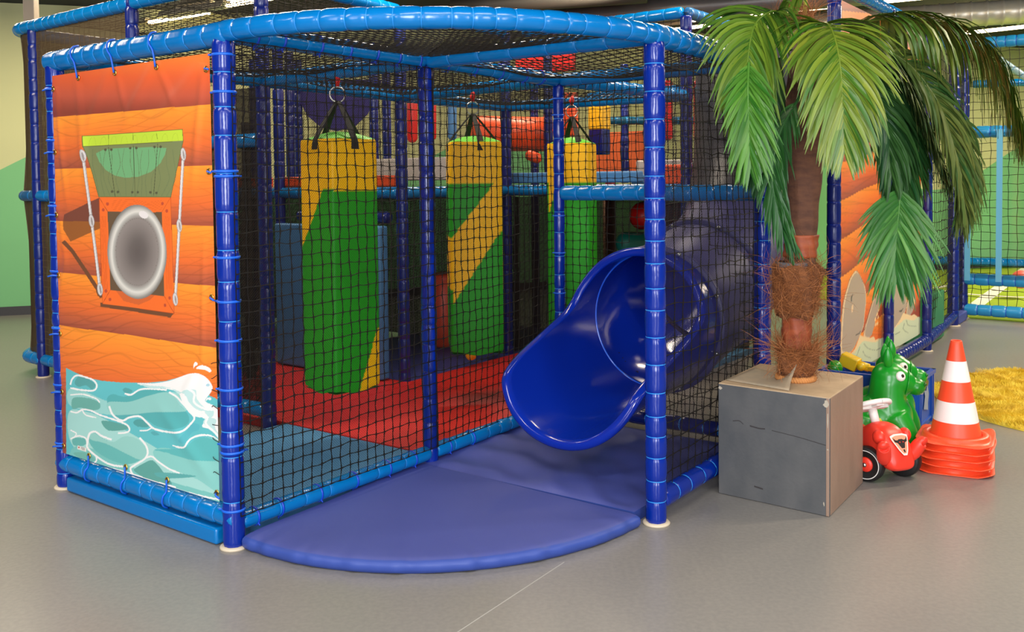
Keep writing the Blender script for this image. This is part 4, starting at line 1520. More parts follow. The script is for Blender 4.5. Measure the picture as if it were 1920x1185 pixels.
def slab(label, i0, i1, j0, j1, z, name='deck', cat='deck', m=None, th=.06):
    c = N((i0 + i1) / 2, (j0 + j1) / 2, z)
    t = thing(name, label, cat, tuple(c - ZUP * th / 2))
    mb = MB()
    mb.box(c, (abs(i1 - i0) * LU, abs(j1 - j0) * LV, th), Rz)
    mb.build('deck_board' if name == 'deck' else 'cover', m or DARK, t, smooth=False, mods=BEV(.006))
    return t


slab('black play deck behind the blue panel', -4.1, -1.15, 1.16, 2.9, HM - .02)
slab('black play deck over the far dark bay', -1.1, .1, 2.22, 4.4, HM - .02)
slab('black play deck behind the tube slide', -.08, .36, 2.3, 2.7, HM - .02)
BP = mat('steel_blue_vinyl', (72, 128, 184), .5, bump=(15, .15, .004))


def pad(label, c, size, m, name='foam_pad', cat='foam pad', rz=None, group=None, r=.015, part='pad_cover', seams=0):
    t = thing(name, label, cat, (c[0], c[1], c[2] - size[2] / 2), 0, group)
    mb = MB()
    mb.box(c, size, Rz if rz is None else np.array(Matrix.Rotation(rz, 3, 'Z')))
    mb.build(part, m, t, mods=BEV(r, 3), auto=40)
    return t


def roll(label, a, b, r, m, name='foam_roll', cat='foam roll', group=None, dome=True, hang=None):
    a, b = np.asarray(a, float), np.asarray(b, float)
    t = thing(name, label, cat, tuple(np.minimum(a, b) * [0, 0, 1] + a * [1, 1, 0] - ZUP * (r if abs(a[2] - b[2]) < .05 else 0)), 0, group)
    mb = MB()
    L = np.linalg.norm(b - a)
    ts = np.concatenate([np.linspace(0, 1, 7)[:-1] * r / L * .999, [.5], 1 - np.linspace(1, 0, 7)[1:] * r / L * .999]) if dome else np.array([0, .01, .5, .99, 1])
    rr = [r * math.sqrt(max(0.0009, 1 - max(0, 1 - min(q, 1 - q) * L / r) ** 2)) for q in ts] if dome else [r * .96, r, r, r, r * .96]
    mb.tube(a + (b - a) * ts[:, None], rr, 24)
    mb.build('roll_cover', m, t)
    if hang is not None:
        mb = MB(); mb.tube(line(b, hang), .008, 6); mb.build('hanging_cord', BLACK, t)
    return t


# blue panels at the back of the red mats: two facing blocks
for i0, i1, lab in ((-2.09, -1.63, 'steel blue padded wall panel left of the nearest punch bag'), (-1.62, -1.20, 'steel blue padded wall panel right of the nearest punch bag')):
    pad(lab, N((i0 + i1) / 2, 1.05, .62), ((i1 - i0) * LU, .09, 1.12), BP, name='padded_wall_panel', cat='wall panel')
tb(N(-1.97, 1.1), N(-1.18, 1.1), 1.24, 'dark navy bar above the steel blue panels', m=DNAVY, tiem=DNAVY, seed=18)
pad('orange deck edge pad above the beam behind the nearest punch bag', N(-1.66, 1.16, 1.505), (1.28, .06, .085), ORANGE)
pad('orange deck edge pad left of the inner navy post', N(-2.7, 1.16, 1.505), (1.1, .06, .085), ORANGE)
pad('white padded roller block on the deck behind the nearest punch bag', N(-1.72, 2.2, 1.61), (1.35, .3, .2), mat('off_white_vinyl', (196, 188, 186), .5))
pad('steel blue deck block behind the middle punch bag', N(-.75, 2.35, 1.52), (1.3, .1, .09), BP)
pad('grey white deck block behind the farthest punch bag', N(-.1, 3.3, 1.6), (1.6, .3, .14), mat('off_white_vinyl', (196, 188, 186), .5))
pad('steel blue deck block above the mid-height bar', N(-.05, 2.9, 1.50), (1.4, .1, .08), BP)
pad('orange deck edge pad above the tube slide', N(.13, 2.36, 1.535), (.62, .06, .15), ORANGE)
p = aty(1172, 290, 10.6)
pad('orange brown meshed panel at the back of the upper deck', p + ZUP * .0, (.95, .05, .52), mat('burnt_orange_mesh', (190, 84, 36), .7), name='mesh_panel', cat='panel')
p = aty(1124, 221, 9.4); pad('yellow hanging pad right of the farthest punch bag', p, (.17, .17, .24), YELLOW, name='hanging_pad', cat='hanging pad')
p = aty(1124, 266, 9.4); pad('navy hanging pad under the yellow one', p, (.17, .15, .26), DNAVY, name='hanging_pad', cat='hanging pad')
# hanging rolls
ROLL = 'hanging foam rolls on the upper deck'
for px, y0, y1, Y, w, m, lab in ((773, 178, 268, 8.6, 20, RED, 'red hanging roll beside the post at the back of the red mats'),
                                 (813, 190, 262, 8.8, 10, RED, 'red hanging roll half hidden behind the near net post'),
                                 (848, 180, 263, 8.8, 17, BP, 'steel blue hanging roll left of the middle punch bag'),
                                 (1252, 150, 264, 8.2, 19, RED, 'red hanging roll just right of the slide post'),
                                 (1306, 150, 264, 8.6, 11, RED, 'thin red hanging roll beside the tall back post')):
    a, b = aty(px, y1, Y), aty(px, y0, Y)
    roll(lab, a, b, w / 2 * Y / CAM_F, m, group=ROLL, hang=b + ZUP * .3)
a, b = aty(885, 250, 9.0), aty(1024, 252, 9.3)
t = roll('orange crawl tunnel on the upper deck behind the middle punch bag', a, b, .17, ORANGE, name='crawl_tunnel', cat='tunnel', dome=False)
a, b = aty(985, 288, 8.9), aty(1016, 300, 8.9)
roll('small orange red roll lying under the crawl tunnel', a, b, .05, ORANGE)
p = aty(1062, 215, 9.2); pad('orange red padded block behind the strap of the farthest bag', p, (.22, .1, .42), ORANGE, name='hanging_pad', cat='hanging pad')
p = aty(833, 560, 8.2)
t = thing('barrel_toy', 'orange upright barrel in the dark bay behind the near net post', 'barrel', (p[0], p[1], .03))
mb = MB(); mb.lathe([(.13, 0), (.165, .03), (.185, .15), (.19, .32), (.18, .48), (.15, .58), (.14, .60), (.145, .63), (.12, .64)], 32, Matrix.Translation((p[0], p[1], .05)))
mb.build('barrel_body', mat('deep_orange_plastic', (222, 74, 34), .4), t)
a, b = aty(883, 676, 7.2), aty(883, 560, 7.2); roll('yellow hanging roll whose rounded tip shows under the middle punch bag', a, b, .045, YELLOW, hang=b + ZUP * .9, group=ROLL)
a, b = aty(920, 663, 7.5), aty(920, 560, 7.5); roll('red hanging roll whose tip shows under the middle punch bag', a, b, .035, RED, hang=b + ZUP * .85, group=ROLL)
a, b = aty(1182, 405, 8.4), aty(1292, 405, 8.6); roll('big red foam roll lying above the slide mouth', a, b, .125, RED)
a, b = aty(1156, 456, 8.2), aty(1262, 456, 8.4); roll('teal foam roll under the big red one', a, b, .1, TEAL)
p = aty(1145, 440, 9); pad('dark red padded upright left of the teal roll', p, (.08, .08, 1.1), mat('dark_red_vinyl', (140, 24, 20), .5), name='padded_upright', cat='padded upright')
p = aty(1135, 430, 9.6)
t = thing('striped_pole', 'thin white pole with an orange side right of the farthest punch bag', 'pole', (p[0], p[1], .05))
mb = MB(); mb.tube(line((p[0], p[1], .05), (p[0], p[1], 1.36)), .025, 12); mb.build('pole_tube', mat('pole_paint', (206, 160, 130), .4), t)
p = aty(465, 480, 6.9)
t = thing('black_strut', 'black upright strut behind the netting beside the inner navy post', 'strut', (p[0], p[1], .05))
mb = MB(); mb.box((p[0], p[1], 1.0), (.05, .05, 1.9)); mb.build('strut_bar', BLACK, t, smooth=False)
for k, (y, zz) in enumerate(((690, .35), (735, .2), (640, .5))):
    pp = aty(462, y, 6.95)
    mb = MB(); mb.box((pp[0] - .05, pp[1], pp[2]), (.26, .04, .05)); mb.build('rung', BLACK, t, smooth=False)
# indigo half-round cloth behind the nearest bag
t = thing('hanging_cloth', 'indigo rounded cloth hanging above the deck behind the nearest punch bag', 'cloth', tuple(aty(628, 250, 9.6)))
outl = [(548, 150), (716, 150), (706, 180), (690, 214), (665, 238), (632, 246), (604, 240), (578, 218), (560, 186)]
P = [aty(x, y, 9.6) for x, y in outl]
o0 = P[0]
mb = MB(); mb.prism([((q - o0)[0], (q - o0)[2]) for q in P][::-1], o0, (1, 0, 0), (0, 0, 1), .03); mb.build('cloth', mat('indigo_cloth', (48, 38, 112), .7), t, smooth=False)
# red panel above the roof nets, added dark screens under the decks
p = aty(1022, 118, 9.6); pad('red padded panel seen above the roof net', p, (.72, .06, .2), RED, name='padded_wall_panel', cat='wall panel')
BKM = mat('black_mesh_backing', (24, 22, 22), .8)
net('added dense black net darkening the bay behind the blue panel', N(-5.0, 2.4), N(-1.2, 2.4), .05, 1.36, fine=FLYD, pitch=.07, seed=81, mid=False)  # this and the next two nets are added to darken the under-deck bays
net('added dense black net darkening the far bay', N(-1.1, 3.2), N(.1, 3.2), .05, 1.36, fine=FLYD, pitch=.07, seed=82, mid=False)
net('added dense black net darkening the bay beside the orange barrel', N(-1.13, 2.25), N(-1.13, 3.2), .05, 1.36, fine=FLYD, pitch=.07, seed=83, mid=False)
net('black net above the deck behind the nearest punch bag', N(*P3_), N(*P1_), HM + .04, H, fine=None, pitch=.06, seed=84, mid=False)
net('black net at the back of the upper deck', N(-4.1, 2.9), N(.1, 2.9), HM + .04, HT, fine=None, pitch=.07, seed=85, mid=False)
net('dark net between the tall tower posts above the banner', T2, N(*G_), H, HT, fine=None, pitch=.07, seed=86, mid=False)
net('dark net over the bag room wall above the arch', N(*G_), N(*P1_), H + .05, HT, fine=None, pitch=.06, seed=87, mid=False)
net('dark net high behind the arch', N(*P1_), N(*P2_), H + .05, HT, fine=None, pitch=.06, seed=88, mid=False)
net('dark net of the back tower above the slide', T0 - U * 1.5, T0, H + .05, HT, fine=None, pitch=.06, seed=89, mid=False)
net('black net behind the palm crown on the back tower', T0, T0 + V * 1.3, .1, HT, fine=None, pitch=.06, seed=90, mid=False)
roofnet('black roof net over the tall left tower', T1, T2, T1 + V * 1.3, N(*P3_), HT + .04, pitch=.06)
roofnet('black roof net over the high bay behind the corner post', T2, N(*G_), N(*P3_), N(*P1_), HT + .04, pitch=.06)


# ------------------------------------------------------------------ right-hand side: whale banner, pitch, rug
R5, R6 = np.array([4.40, 9.28, 0]), np.array([4.73, 9.76, 0])
post((1, 2), 'navy padded post at the near edge of the whale banner', z1=HT, m=DNAVY, ties=False, seed=101, seg=(.1, .16), tiem=NAVY)
post((1.02, 3), 'navy padded post crossing the middle of the whale banner', z1=HT, m=DNAVY, ties=False, seed=102, tiem=NAVY, r=.038)
post((1.02, 4), 'navy padded post at the far edge of the whale banner', z1=HT, m=DNAVY, ties=False, seed=103, tiem=NAVY, r=.04)
post(None, 'dark navy padded post at the corner before the pitch net', z1=HT, m=DNAVY, ties=False, seed=104, tiem=NAVY, r=.055, at=R5)
post(None, 'navy padded post carrying the pitch window bars', z1=2.9, m=DNAVY, ties=False, seed=105, tiem=NAVY, r=.05, at=R6, ring=True)
bar(N(1, 2, .10), N(1.02, 4, .10), 'navy bottom bar under the whale banner', r=.05, m=DNAVY, ties=False, seed=106, seg=(.06, .1), tiem=NAVY)
bar(N(1.02, 4, .10), R5 + ZUP * .10, 'navy bottom bar in front of the green block', r=.05, m=DNAVY, ties=False, seed=107, seg=(.06, .1), tiem=NAVY)
pad('short violet kerb pad between the two far pitch posts', (R5 + R6) / 2 + ZUP * .05, (.1, .42, .1), MATV, name='kerb_pad', cat='pad', rz=math.atan2(U[1], U[0]))
bar(N(1, 2, HT), N(1.02, 4, HT), 'sky blue top bar over the whale banner', r=.045, ties=False, seed=108)
bar(N(1.02, 4, HT), R5 + ZUP * HT, 'sky blue top bar over the far net bay', r=.045, ties=False, seed=109)
Z5b = lambda L: [(1540 + x * .18564, 480 + y * .18564) for x, y in L]


def whale_art(pr):
    plank_art(pr, ((1575, 1722), [(-50, -30), (20, 33), (95, 88), (165, 143), (235, 198), (305, 253), (376, 308), (449, 418 - 55), (519.6, 418), (592, 470), (664, 524), (738, 578)]), 9)
    g, g2, rim = (178, 160, 144), (160, 142, 128), (232, 200, 162)
    def fish(L, mark):
        P = Z5b(L)
        c = np.mean(P, 0)
        pr.fill([(c[0] + (x - c[0]) * 1.10 - 1.2, c[1] + (y - c[1]) * 1.04) for x, y in P], rim, True)
        pr.fill(P, g, True)
        pr.stroke([(c[0] + (x - c[0]) * 1.10 - 1.2, c[1] + (y - c[1]) * 1.04) for x, y in P[:len(P) // 2]], .8, (110, 92, 80))
        for a in mark:
            pr.stroke(Z5b(a), [2.2, 2.6, .6], (96, 92, 86))
    fish([(205, 900), (225, 520), (270, 310), (310, 215), (370, 170), (440, 300), (455, 440), (440, 600), (430, 700), (400, 780), (345, 900), (290, 970), (225, 985)], [[(345, 795), (375, 790), (405, 755)], [(298, 460), (302, 410), (318, 385)]])
    pr.ellipse(Z5b([(310, 530)])[0], (2, 8), rim, .1)
    fish([(445, 790), (490, 600), (540, 430), (590, 370), (604, 420), (570, 560), (535, 700), (500, 810)], [])
    fish([(690, 650), (700, 450), (740, 250), (800, 250), (850, 400), (860, 500), (830, 600), (760, 710), (705, 730)], [[(790, 560), (810, 556), (832, 525)]])
    fish([(865, 590), (880, 450), (920, 390), (942, 420), (925, 540), (890, 600)], [])
    for c in [(575, 540), (560, 590), (545, 640), (570, 620), (548, 690), (565, 680), (935, 440), (932, 480), (580, 510)]:
        pr.ellipse(Z5b([c])[0], (1.2, 3.6), (245, 205, 150), .2)
    sea, foam, ln = (208, 220, 186), (240, 212, 164), (150, 164, 140)
    pr.fill(Z5b([(120, 1040), (165, 900), (190, 880), (210, 960), (300, 985), (345, 930), (395, 800), (470, 830), (530, 815), (545, 850), (620, 820), (640, 1080), (400, 1130), (120, 1150)]), foam)
    pr.fill(Z5b([(120, 1060), (200, 1000), (320, 990), (390, 900), (440, 860), (540, 870), (640, 830), (640, 1080), (400, 1130), (120, 1150)]), sea, True)
    pr.fill(Z5b([(640, 700), (675, 650), (700, 720), (740, 725), (800, 640), (830, 575), (900, 600), (940, 590), (980, 620), (1000, 780), (640, 960)]), foam)
    pr.fill(Z5b([(640, 760), (720, 740), (800, 680), (850, 640), (920, 650), (1000, 620), (1000, 780), (640, 960)]), sea, True)
    for L in ([(430, 880), (470, 930), (540, 950), (600, 930)], [(390, 920), (370, 980), (340, 1040)], [(420, 960), (450, 1010), (500, 1030)], [(700, 770), (750, 790), (800, 760)], [(860, 650), (880, 700), (960, 710)], [(840, 680), (830, 740), (880, 780)]):
        pr.stroke(Z5b(L), 1.3, ln)


wo = N(1, 2) + V * .045 - U * .02
wl = 2 * LV - .08
banner('orange plank banner printed with grey whale fins and pale surf', 'banner', wo, V, wl, lambda s: .15 + 0 * s, lambda s: HT - .07 + 0 * s, 260, 300, whale_art,
       lambda S, T: .01 * np.sin(5 * S * PI) * np.sin(PI * T) - .0, 2)
GBL = mat('green_foam_vinyl', (42, 120, 76), .5, bump=(15, .15, .004))
pad('green foam block behind the far bottom bar', N(.90, 4.42, .23), (.26, .6, .44), GBL, name='foam_block', cat='foam block')

# football pitch
TURF = mat('bright_artificial_turf', (146, 178, 24), .85, noise=(60, (166, 190, 36), .35, .65), bump=(300, .6, .01))
tq = R6 - U * .6 + V * .05
mb = MB()
wn_ = np.array([wd[1], -wd[0], 0])
P = [tq - U * 3.0 + V * 1.5, tq + U * .5, tq + U * 8.0]
for q_ in (tq + U * 8.0, tq - U * 3.0):
    k_ = ((WP0 + wn_ * .16 - q_) @ wn_) / (V @ wn_)
    P.append(q_ + V * k_)
n = len(P)
mb.add(np.vstack([np.array(P) + ZUP * .012, np.array(P) + ZUP * .0005]), [tuple(range(n))] + [(i, n + i, n + (i + 1) % n, (i + 1) % n) for i in range(n)])
o = mb.build('artificial_turf', TURF, smooth=False)
tag(o, 'bright green artificial turf of the football pitch', 'turf', kind='stuff')
LINE = mat('white_turf_line', (236, 236, 214), .8)


def turfline(pts, w, label):
    mb = MB()
    W = np.array([atz(x, y, .016) for x, y in pts])
    W = spline(W, 24) if len(W) > 2 else line(W[0], W[1], 6)
    T = np.gradient(W, axis=0); T /= np.linalg.norm(T, axis=1)[:, None]
    Nn = np.cross(ZUP, T) * w / 2
    R_ = np.stack([W - Nn, W + Nn], 1)
    mb.rings(R_, closed=False)
    tag(mb.build('pitch_marking', LINE, smooth=False), label, 'line', 'white pitch markings', 'structure')


turfline([(1826, 575), (1872, 541), (1925, 503)], .16, 'broad white line running away across the pitch')
turfline([(1770, 545), (1815, 551), (1870, 555), (1935, 558)], .09, 'thin white curved line across the pitch')
turfline([(1752, 540), (1780, 535)], .09, 'short white line beside the dark corner post')
turfline([(1860, 544), (1892, 546)], .09, 'short white crossbar on the broad pitch line')
for z, r, lab in ((2.86, .06, 'sky blue top bar of the pitch fence'), (1.95, .062, 'sky blue bar above the clear pitch window'), (.42, .062, 'sky blue bar under the clear pitch window'), (.10, .06, 'sky blue bottom bar of the pitch fence')):
    bar(R6 + ZUP * z, R6 + U * 3.2 + ZUP * z, lab, r=r, m=mat('pale_sky_vinyl', (38, 140, 196), .28), ties=False, seed=int(z * 50), tiem=DARKTIE, trim=.02)
bar(aty(1740, 488, 14.6), aty(1990, 496, 15.1), 'sky blue bar along the far side of the pitch', r=.07, ties=False, seed=5)
bar(aty(1820, 158, 12.4), aty(1990, 152, 12.2), 'thin blue bar high at the back of the pitch', r=.05, ties=False, seed=6)
bar(aty(1868, 108, 11.8), aty(1945, 160, 11.8), 'pale diagonal stay under the pitch top bar', r=.045, ties=False, seed=7, m=mat('pale_grey_vinyl', (150, 180, 200), .3))
NETG = dict(fine=None, seed=111, mid=False, pitch=.085, w=.005, belly=.03)
net('black square net of the pitch fence', R6, R6 + U * 3.2, .15, 2.85, name='pitch_net', **NETG)
net('black square net between the far posts and the whale banner', N(1.02, 4), R5, .15, HT, name='pitch_net', **NETG)
net('black net in the gap between the two far pitch posts', R5, R6, .12, 2.7, name='pitch_net', **NETG)
t = thing('pitch_window', 'clear plastic pitch window framed by light blue straps', 'window', tuple(R6 + U * .1 + ZUP * .42 - V * .02))
for px in (1813, 1879):
    q = aty(px, 400, 9.65)
    k = (q - R6) @ U
    mb = MB(); c = R6 + U * k - V * .065 + ZUP * 1.19; mb.box(c, (.055, .012, 1.56), Rz)
    mb.build('strap', mat('light_blue_strap', (96, 170, 205), .5), t, smooth=False)
g = bpy.data.materials.new('clear_plastic')
g.use_nodes = True
b = g.node_tree.nodes['Principled BSDF']
b.inputs['Base Color'].default_value = (1, 1, 1, 1)
b.inputs['Roughness'].default_value = .08
b.inputs['Transmission Weight'].default_value = 1
b.inputs['IOR'].default_value = 1.02
b.inputs['Coat Weight'].default_value = .6
b.inputs['Coat Roughness'].default_value = .06
mb = MB(); mb.box(R6 + U * .78 - V * .06 + ZUP * 1.19, (1.36, .004, 1.5), Rz)
mb.build('clear_sheet', g, t, smooth=False)
p = aty(1914, 524, 11.2)
t = thing('football', 'pinkish red ball on the turf at the frame edge', 'ball', (p[0], p[1], .012))
mb = MB(); mb.ball((p[0], p[1], p[2]), .11, 24, 16); mb.build('ball_skin', mat('pink_red_ball', (226, 96, 80), .5), t)

# shaggy rug
rc, rr = np.array([3.92, 5.98, 0]), 1.10
RUG = mat('mustard_shag_pile', (212, 184, 44), .9, noise=(9, (236, 214, 84), .35, .65))
t = thing('shaggy_rug', 'round mustard yellow shaggy rug lying right of the cones', 'rug', tuple(rc))
mb = MB(); mb.lathe([(.01, .012), (rr * .6, .014), (rr - .03, .012), (rr, .004), (rr, .001)], 96, Matrix.Translation(Vector(rc)), caps=False)
mb.build('rug_backing', RUG, t)
rng = np.random.default_rng(7)
K = 46000
a = rng.random(K) * 2 * PI; q = np.sqrt(rng.random(K)) * rr
base = np.stack([rc[0] + q * np.cos(a), rc[1] + q * np.sin(a), np.full(K, .008)], 1)
keep = (base[:, 0] / base[:, 1] < .64)
base = base[keep]; K = len(base)
lean = rng.normal(0, .5, (K, 2))
for _q in range(14):
    kx, ky, p0_, p1_ = rng.normal(0, 26), rng.normal(0, 26), rng.random() * 6, rng.random() * 6
    lean += np.stack([np.sin(kx * base[:, 0] + ky * base[:, 1] + p0_), np.cos(kx * base[:, 0] + ky * base[:, 1] + p1_)], 1) * .28
Lh = rng.uniform(.018, .034, K)
tip = base + np.stack([lean[:, 0] * Lh * .7, lean[:, 1] * Lh * .7, Lh], 1)
wv = np.stack([np.cos(a * 7), np.sin(a * 7), 0 * a], 1)[keep] * .0034
Vv = np.stack([base - wv, base + wv, tip + wv * .4, tip - wv * .4], 1).reshape(-1, 3)
pile = np_mesh('shag_pile', Vv, np.arange(K * 4).reshape(K, 4), RUG, t)
pile['kind'] = 'stuff'


# ------------------------------------------------------------------ plant box and palm
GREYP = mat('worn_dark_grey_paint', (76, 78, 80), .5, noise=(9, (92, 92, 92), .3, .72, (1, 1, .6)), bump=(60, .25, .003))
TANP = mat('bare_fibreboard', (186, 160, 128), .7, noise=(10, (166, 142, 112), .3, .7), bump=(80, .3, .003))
SIDEP = mat('scuffed_taupe_paint', (150, 124, 106), .6, noise=(7, (132, 108, 92), .3, .72, (1, 1, .35)), bump=(60, .25, .003))  # scuffed grey paint with warm light put into its colour
f0, l0, r0 = np.array([1.386, 4.061, 0]), np.array([.970, 4.390, 0]), np.array([1.705, 4.515, 0])
b0 = l0 + r0 - f0
HB = .528
t = thing('plant_box', 'worn grey box holding the palm beside the netting', 'plant box', tuple((f0 + b0) / 2))


def plate(name, a, b, m, z0, z1, th, inward):
    d = (b - a) / np.linalg.norm(b - a)
    nn = np.cross(d, ZUP) * (1 if inward else -1)
    mb = MB()
    c = (a + b) / 2 + ZUP * (z0 + z1) / 2 - nn * th / 2
    R = np.stack([d, np.cross(ZUP, d), ZUP], 1)
    mb.box(c, (np.linalg.norm(b - a), th, z1 - z0), R)
    return mb.build(name, m, t, mods=BEV(.003, 2), auto=40)


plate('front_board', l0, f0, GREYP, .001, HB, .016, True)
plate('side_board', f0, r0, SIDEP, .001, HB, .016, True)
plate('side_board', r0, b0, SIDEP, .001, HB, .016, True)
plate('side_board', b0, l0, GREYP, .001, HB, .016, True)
cen = (f0 + b0) / 2
e1 = (f0 - l0); e2 = (r0 - f0)
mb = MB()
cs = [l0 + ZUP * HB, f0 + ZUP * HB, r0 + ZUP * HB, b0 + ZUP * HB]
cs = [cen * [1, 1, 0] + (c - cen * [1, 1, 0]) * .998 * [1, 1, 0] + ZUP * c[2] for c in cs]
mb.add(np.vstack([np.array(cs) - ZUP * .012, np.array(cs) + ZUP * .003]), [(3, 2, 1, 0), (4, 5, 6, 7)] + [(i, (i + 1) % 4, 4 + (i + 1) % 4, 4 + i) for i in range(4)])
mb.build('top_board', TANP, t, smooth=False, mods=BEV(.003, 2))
# curled strip of torn covering on the top
pa = [l0 + e2 * .12 + e1 * .02, l0 + e1 * .62 + e2 * .04, l0 + e1 * .60 + e2 * .46, l0 + e1 * .05 + e2 * .75]
R_ = []
for a in range(13):
    row = []
    for b in range(9):
        s, q = a / 12, b / 8
        P = pa[0] * (1 - s) * (1 - q) + pa[1] * s * (1 - q) + pa[2] * s * q + pa[3] * (1 - s) * q
        P = P + (0.02 * math.sin(5 * q + 2) * s) * e1
        P = P * [1, 1, 0] + ZUP * (HB + .005 + .11 * max(0, s - .66) ** 1.3 * 6 * q ** 2.2 + .004 * math.sin(7 * q) * s)
        row.append(P)
    R_.append(row)
mb = MB(); mb.rings(np.array(R_), closed=False)
mb.build('torn_cover', mat('peeling_grey_cover', (150, 138, 118), .7, noise=(14, (170, 150, 124), .3, .7)), t, mods=[('SOLIDIFY', dict(thickness=.003))])
# chips and scratches
rng = random.Random(4)
nf = np.cross(e1 / np.linalg.norm(e1), ZUP)
for (s, z, w, h) in ((.955, .055, .004, .012), (.985, .30, .004, .005), (.985, .43, .003, .05), (.02, .508, .012, .012), (.975, .502, .018, .018)):
    P = [l0 + e1 * min(.997, s + w * math.cos(a) * rng.uniform(.5, 1) / .53) + ZUP * min(HB, z + h * math.sin(a) * rng.uniform(.4, 1)) + nf * .0008 for a in np.arange(9) / 9 * 2 * PI]
    mb = MB(); mb.add(P, [tuple(range(9))])
    mb.build('paint_chip', mat('chipped_plaster', (176, 166, 148), .8), t, smooth=False)
for (pts, w) in (([(.14, .36), (.2, .365), (.24, .352)], .004), ([(.5, .345), (.62, .34), (.76, .333), (.97, .318)], .003), ([(.3, .35), (.38, .345), (.44, .347)], .006), ([(.34, .07), (.42, .065)], .007)):
    P = spline([l0 + e1 * s + ZUP * z + nf * .0009 for s, z in pts], 16)
    mb = MB(); mb.rings(np.stack([P - ZUP * w / 2, P + ZUP * w / 2], 1), closed=False)
    mb.build('scuff_mark', mat('dark_scuff', (52, 48, 48), .8), t, smooth=False)

# palm
PX, PYd = 1.347, 4.44
tk = thing('palm_tree', 'artificial palm with drooping green fronds and fibrous trunk in the grey box', 'palm', (PX, PYd, HB + .003))
TRK = mat('brown_palm_bark', (104, 66, 44), .85, noise=(14, (76, 46, 32), .3, .7, (1, 1, 3)), bump=(70, .6, .006))
RUST = mat('rust_brown_sheath', (160, 78, 40), .6, noise=(10, (128, 56, 30), .3, .7, (1, 1, 4)), bump=(50, .4, .004))
tp = [(1492, 706, .072), (1492, 670, .070), (1494, 640, .060), (1492, 600, .060), (1494, 560, .064), (1500, 500, .068), (1503, 440, .070), (1505, 380, .078), (1508, 320, .085), (1512, 250, .095), (1516, 180, .10), (1520, 110, .09), (1522, 70, .06)]
P = np.array([aty(x, y, PYd) for x, y, _ in tp])
P[0, 2] = HB + .004
sp_ = spline(np.hstack([P, np.array([[r] for *_, r in tp])]), 70)
T, A, B = frames(sp_[:, :3])
rng = random.Random(9)
th = np.arange(40) / 40 * 2 * PI
ph = [rng.uniform(0, 6) for _ in range(5)]
R_ = []
for i, q in enumerate(sp_):
    r = q[3] * (1 + .04 * np.sin(5 * th + ph[0] + i * .05) + .03 * np.sin(9 * th + i * .3) + .03 * math.sin(i * .9))
    R_.append(q[:3] + r[:, None] * (np.cos(th)[:, None] * A[i] + np.sin(th)[:, None] * B[i]))
mb = MB(); mb.rings(np.array(R_)); mb.build('trunk', TRK, tk)
for y0, y1, rr, m, nm in ((655, 592, .068, RUST, 'bark_sheath'), (482, 440, .076, RUST, 'bark_sheath')):
    a, b = aty(1493 if y0 > 600 else 1500, y0, PYd), aty(1494 if y0 > 600 else 1503, y1, PYd)
    mb = MB()
    R_ = []
    for i in range(12):
        c = a + (b - a) * i / 11
        r = rr * (1 + .05 * np.sin(7 * th + i * .4) + .03 * math.sin(i * 1.3))
        R_.append(np.stack([c[0] + r * np.cos(th), c[1] + r * np.sin(th), np.full(40, c[2])], 1))
    mb.rings(np.array(R_)); mb.build(nm, m, tk)
a = aty(1487, 498, PYd)
mb = MB(); mb.lathe([(.074, -.018), (.078, -.016), (.082, .018), (.076, .02)], 32, Matrix.Translation(Vector(a)), caps=False)
mb.build('grey_collar', mat('grey_plastic_collar', (88, 90, 94), .5), tk)
mb = MB()
c = aty(1492, 706, PYd); c[2] = HB + .016
for k in range(2):
    pts = np.array([[c[0] + (.085 + .004 * math.sin(22 * a + k * PI)) * math.cos(a), c[1] + (.085 + .004 * math.sin(22 * a + k * PI)) * math.sin(a), c[2] + .008 * math.cos(22 * a + k * PI)] for a in np.linspace(0, 2 * PI, 150)])
    mb.tube(pts, .009, 6)
mb.build('rope_ring', mat('sisal_rope', (196, 132, 72), .8), tk)
FIB = mat('coir_fibre', (128, 74, 36), .7, noise=(30, (168, 104, 54), .3, .7))


def fibres(name, y0, y1, rbase, n, seed, lift, spread, length, parent):
    rng = np.random.default_rng(seed)
    vs, qs = [], []
    off = 0
    for k in range(n):
        a = rng.random() * 2 * PI
        c = aty(1493, y0 + (y1 - y0) * rng.random(), PYd)
        rd = np.array([math.cos(a), math.sin(a), 0])
        tg = np.array([-math.sin(a), math.cos(a), 0])
        d = rd * rng.normal(spread, .35) + tg * rng.normal(0, .9) + ZUP * rng.normal(lift, .45)
        d /= np.linalg.norm(d)
        L = length * rng.uniform(.5, 1.5)
        p = c + rd * rbase * rng.uniform(.92, 1.12)
        curl = rng.normal(0, 1.0, 3)
        pts = [p]
        for s in range(6):
            d = d + curl * .16 + rng.normal(0, .16, 3) - rd * (.28 if spread < .8 else .1)
            d /= np.linalg.norm(d)
            p = p + d * L / 6
            pts.append(p)
        pts = np.array(pts)
        w = rng.uniform(.0005, .0011)
        sd = np.cross(pts[-1] - pts[0], rng.normal(0, 1, 3)); sd /= np.linalg.norm(sd) + 1e-9
        w_ = w * np.array([1, 1, 1, .9, .8, .6, .3])[:, None]
        vs.append(np.stack([pts - sd * w_, pts + sd * w_], 1).reshape(-1, 3))
        for s in range(6):
            qs.append((off + 2 * s, off + 2 * s + 1, off + 2 * s + 3, off + 2 * s + 2))
        off += 14
    o = np_mesh(name, np.vstack(vs), np.array(qs), FIB, parent)
    o['kind'] = 'stuff'
    return o


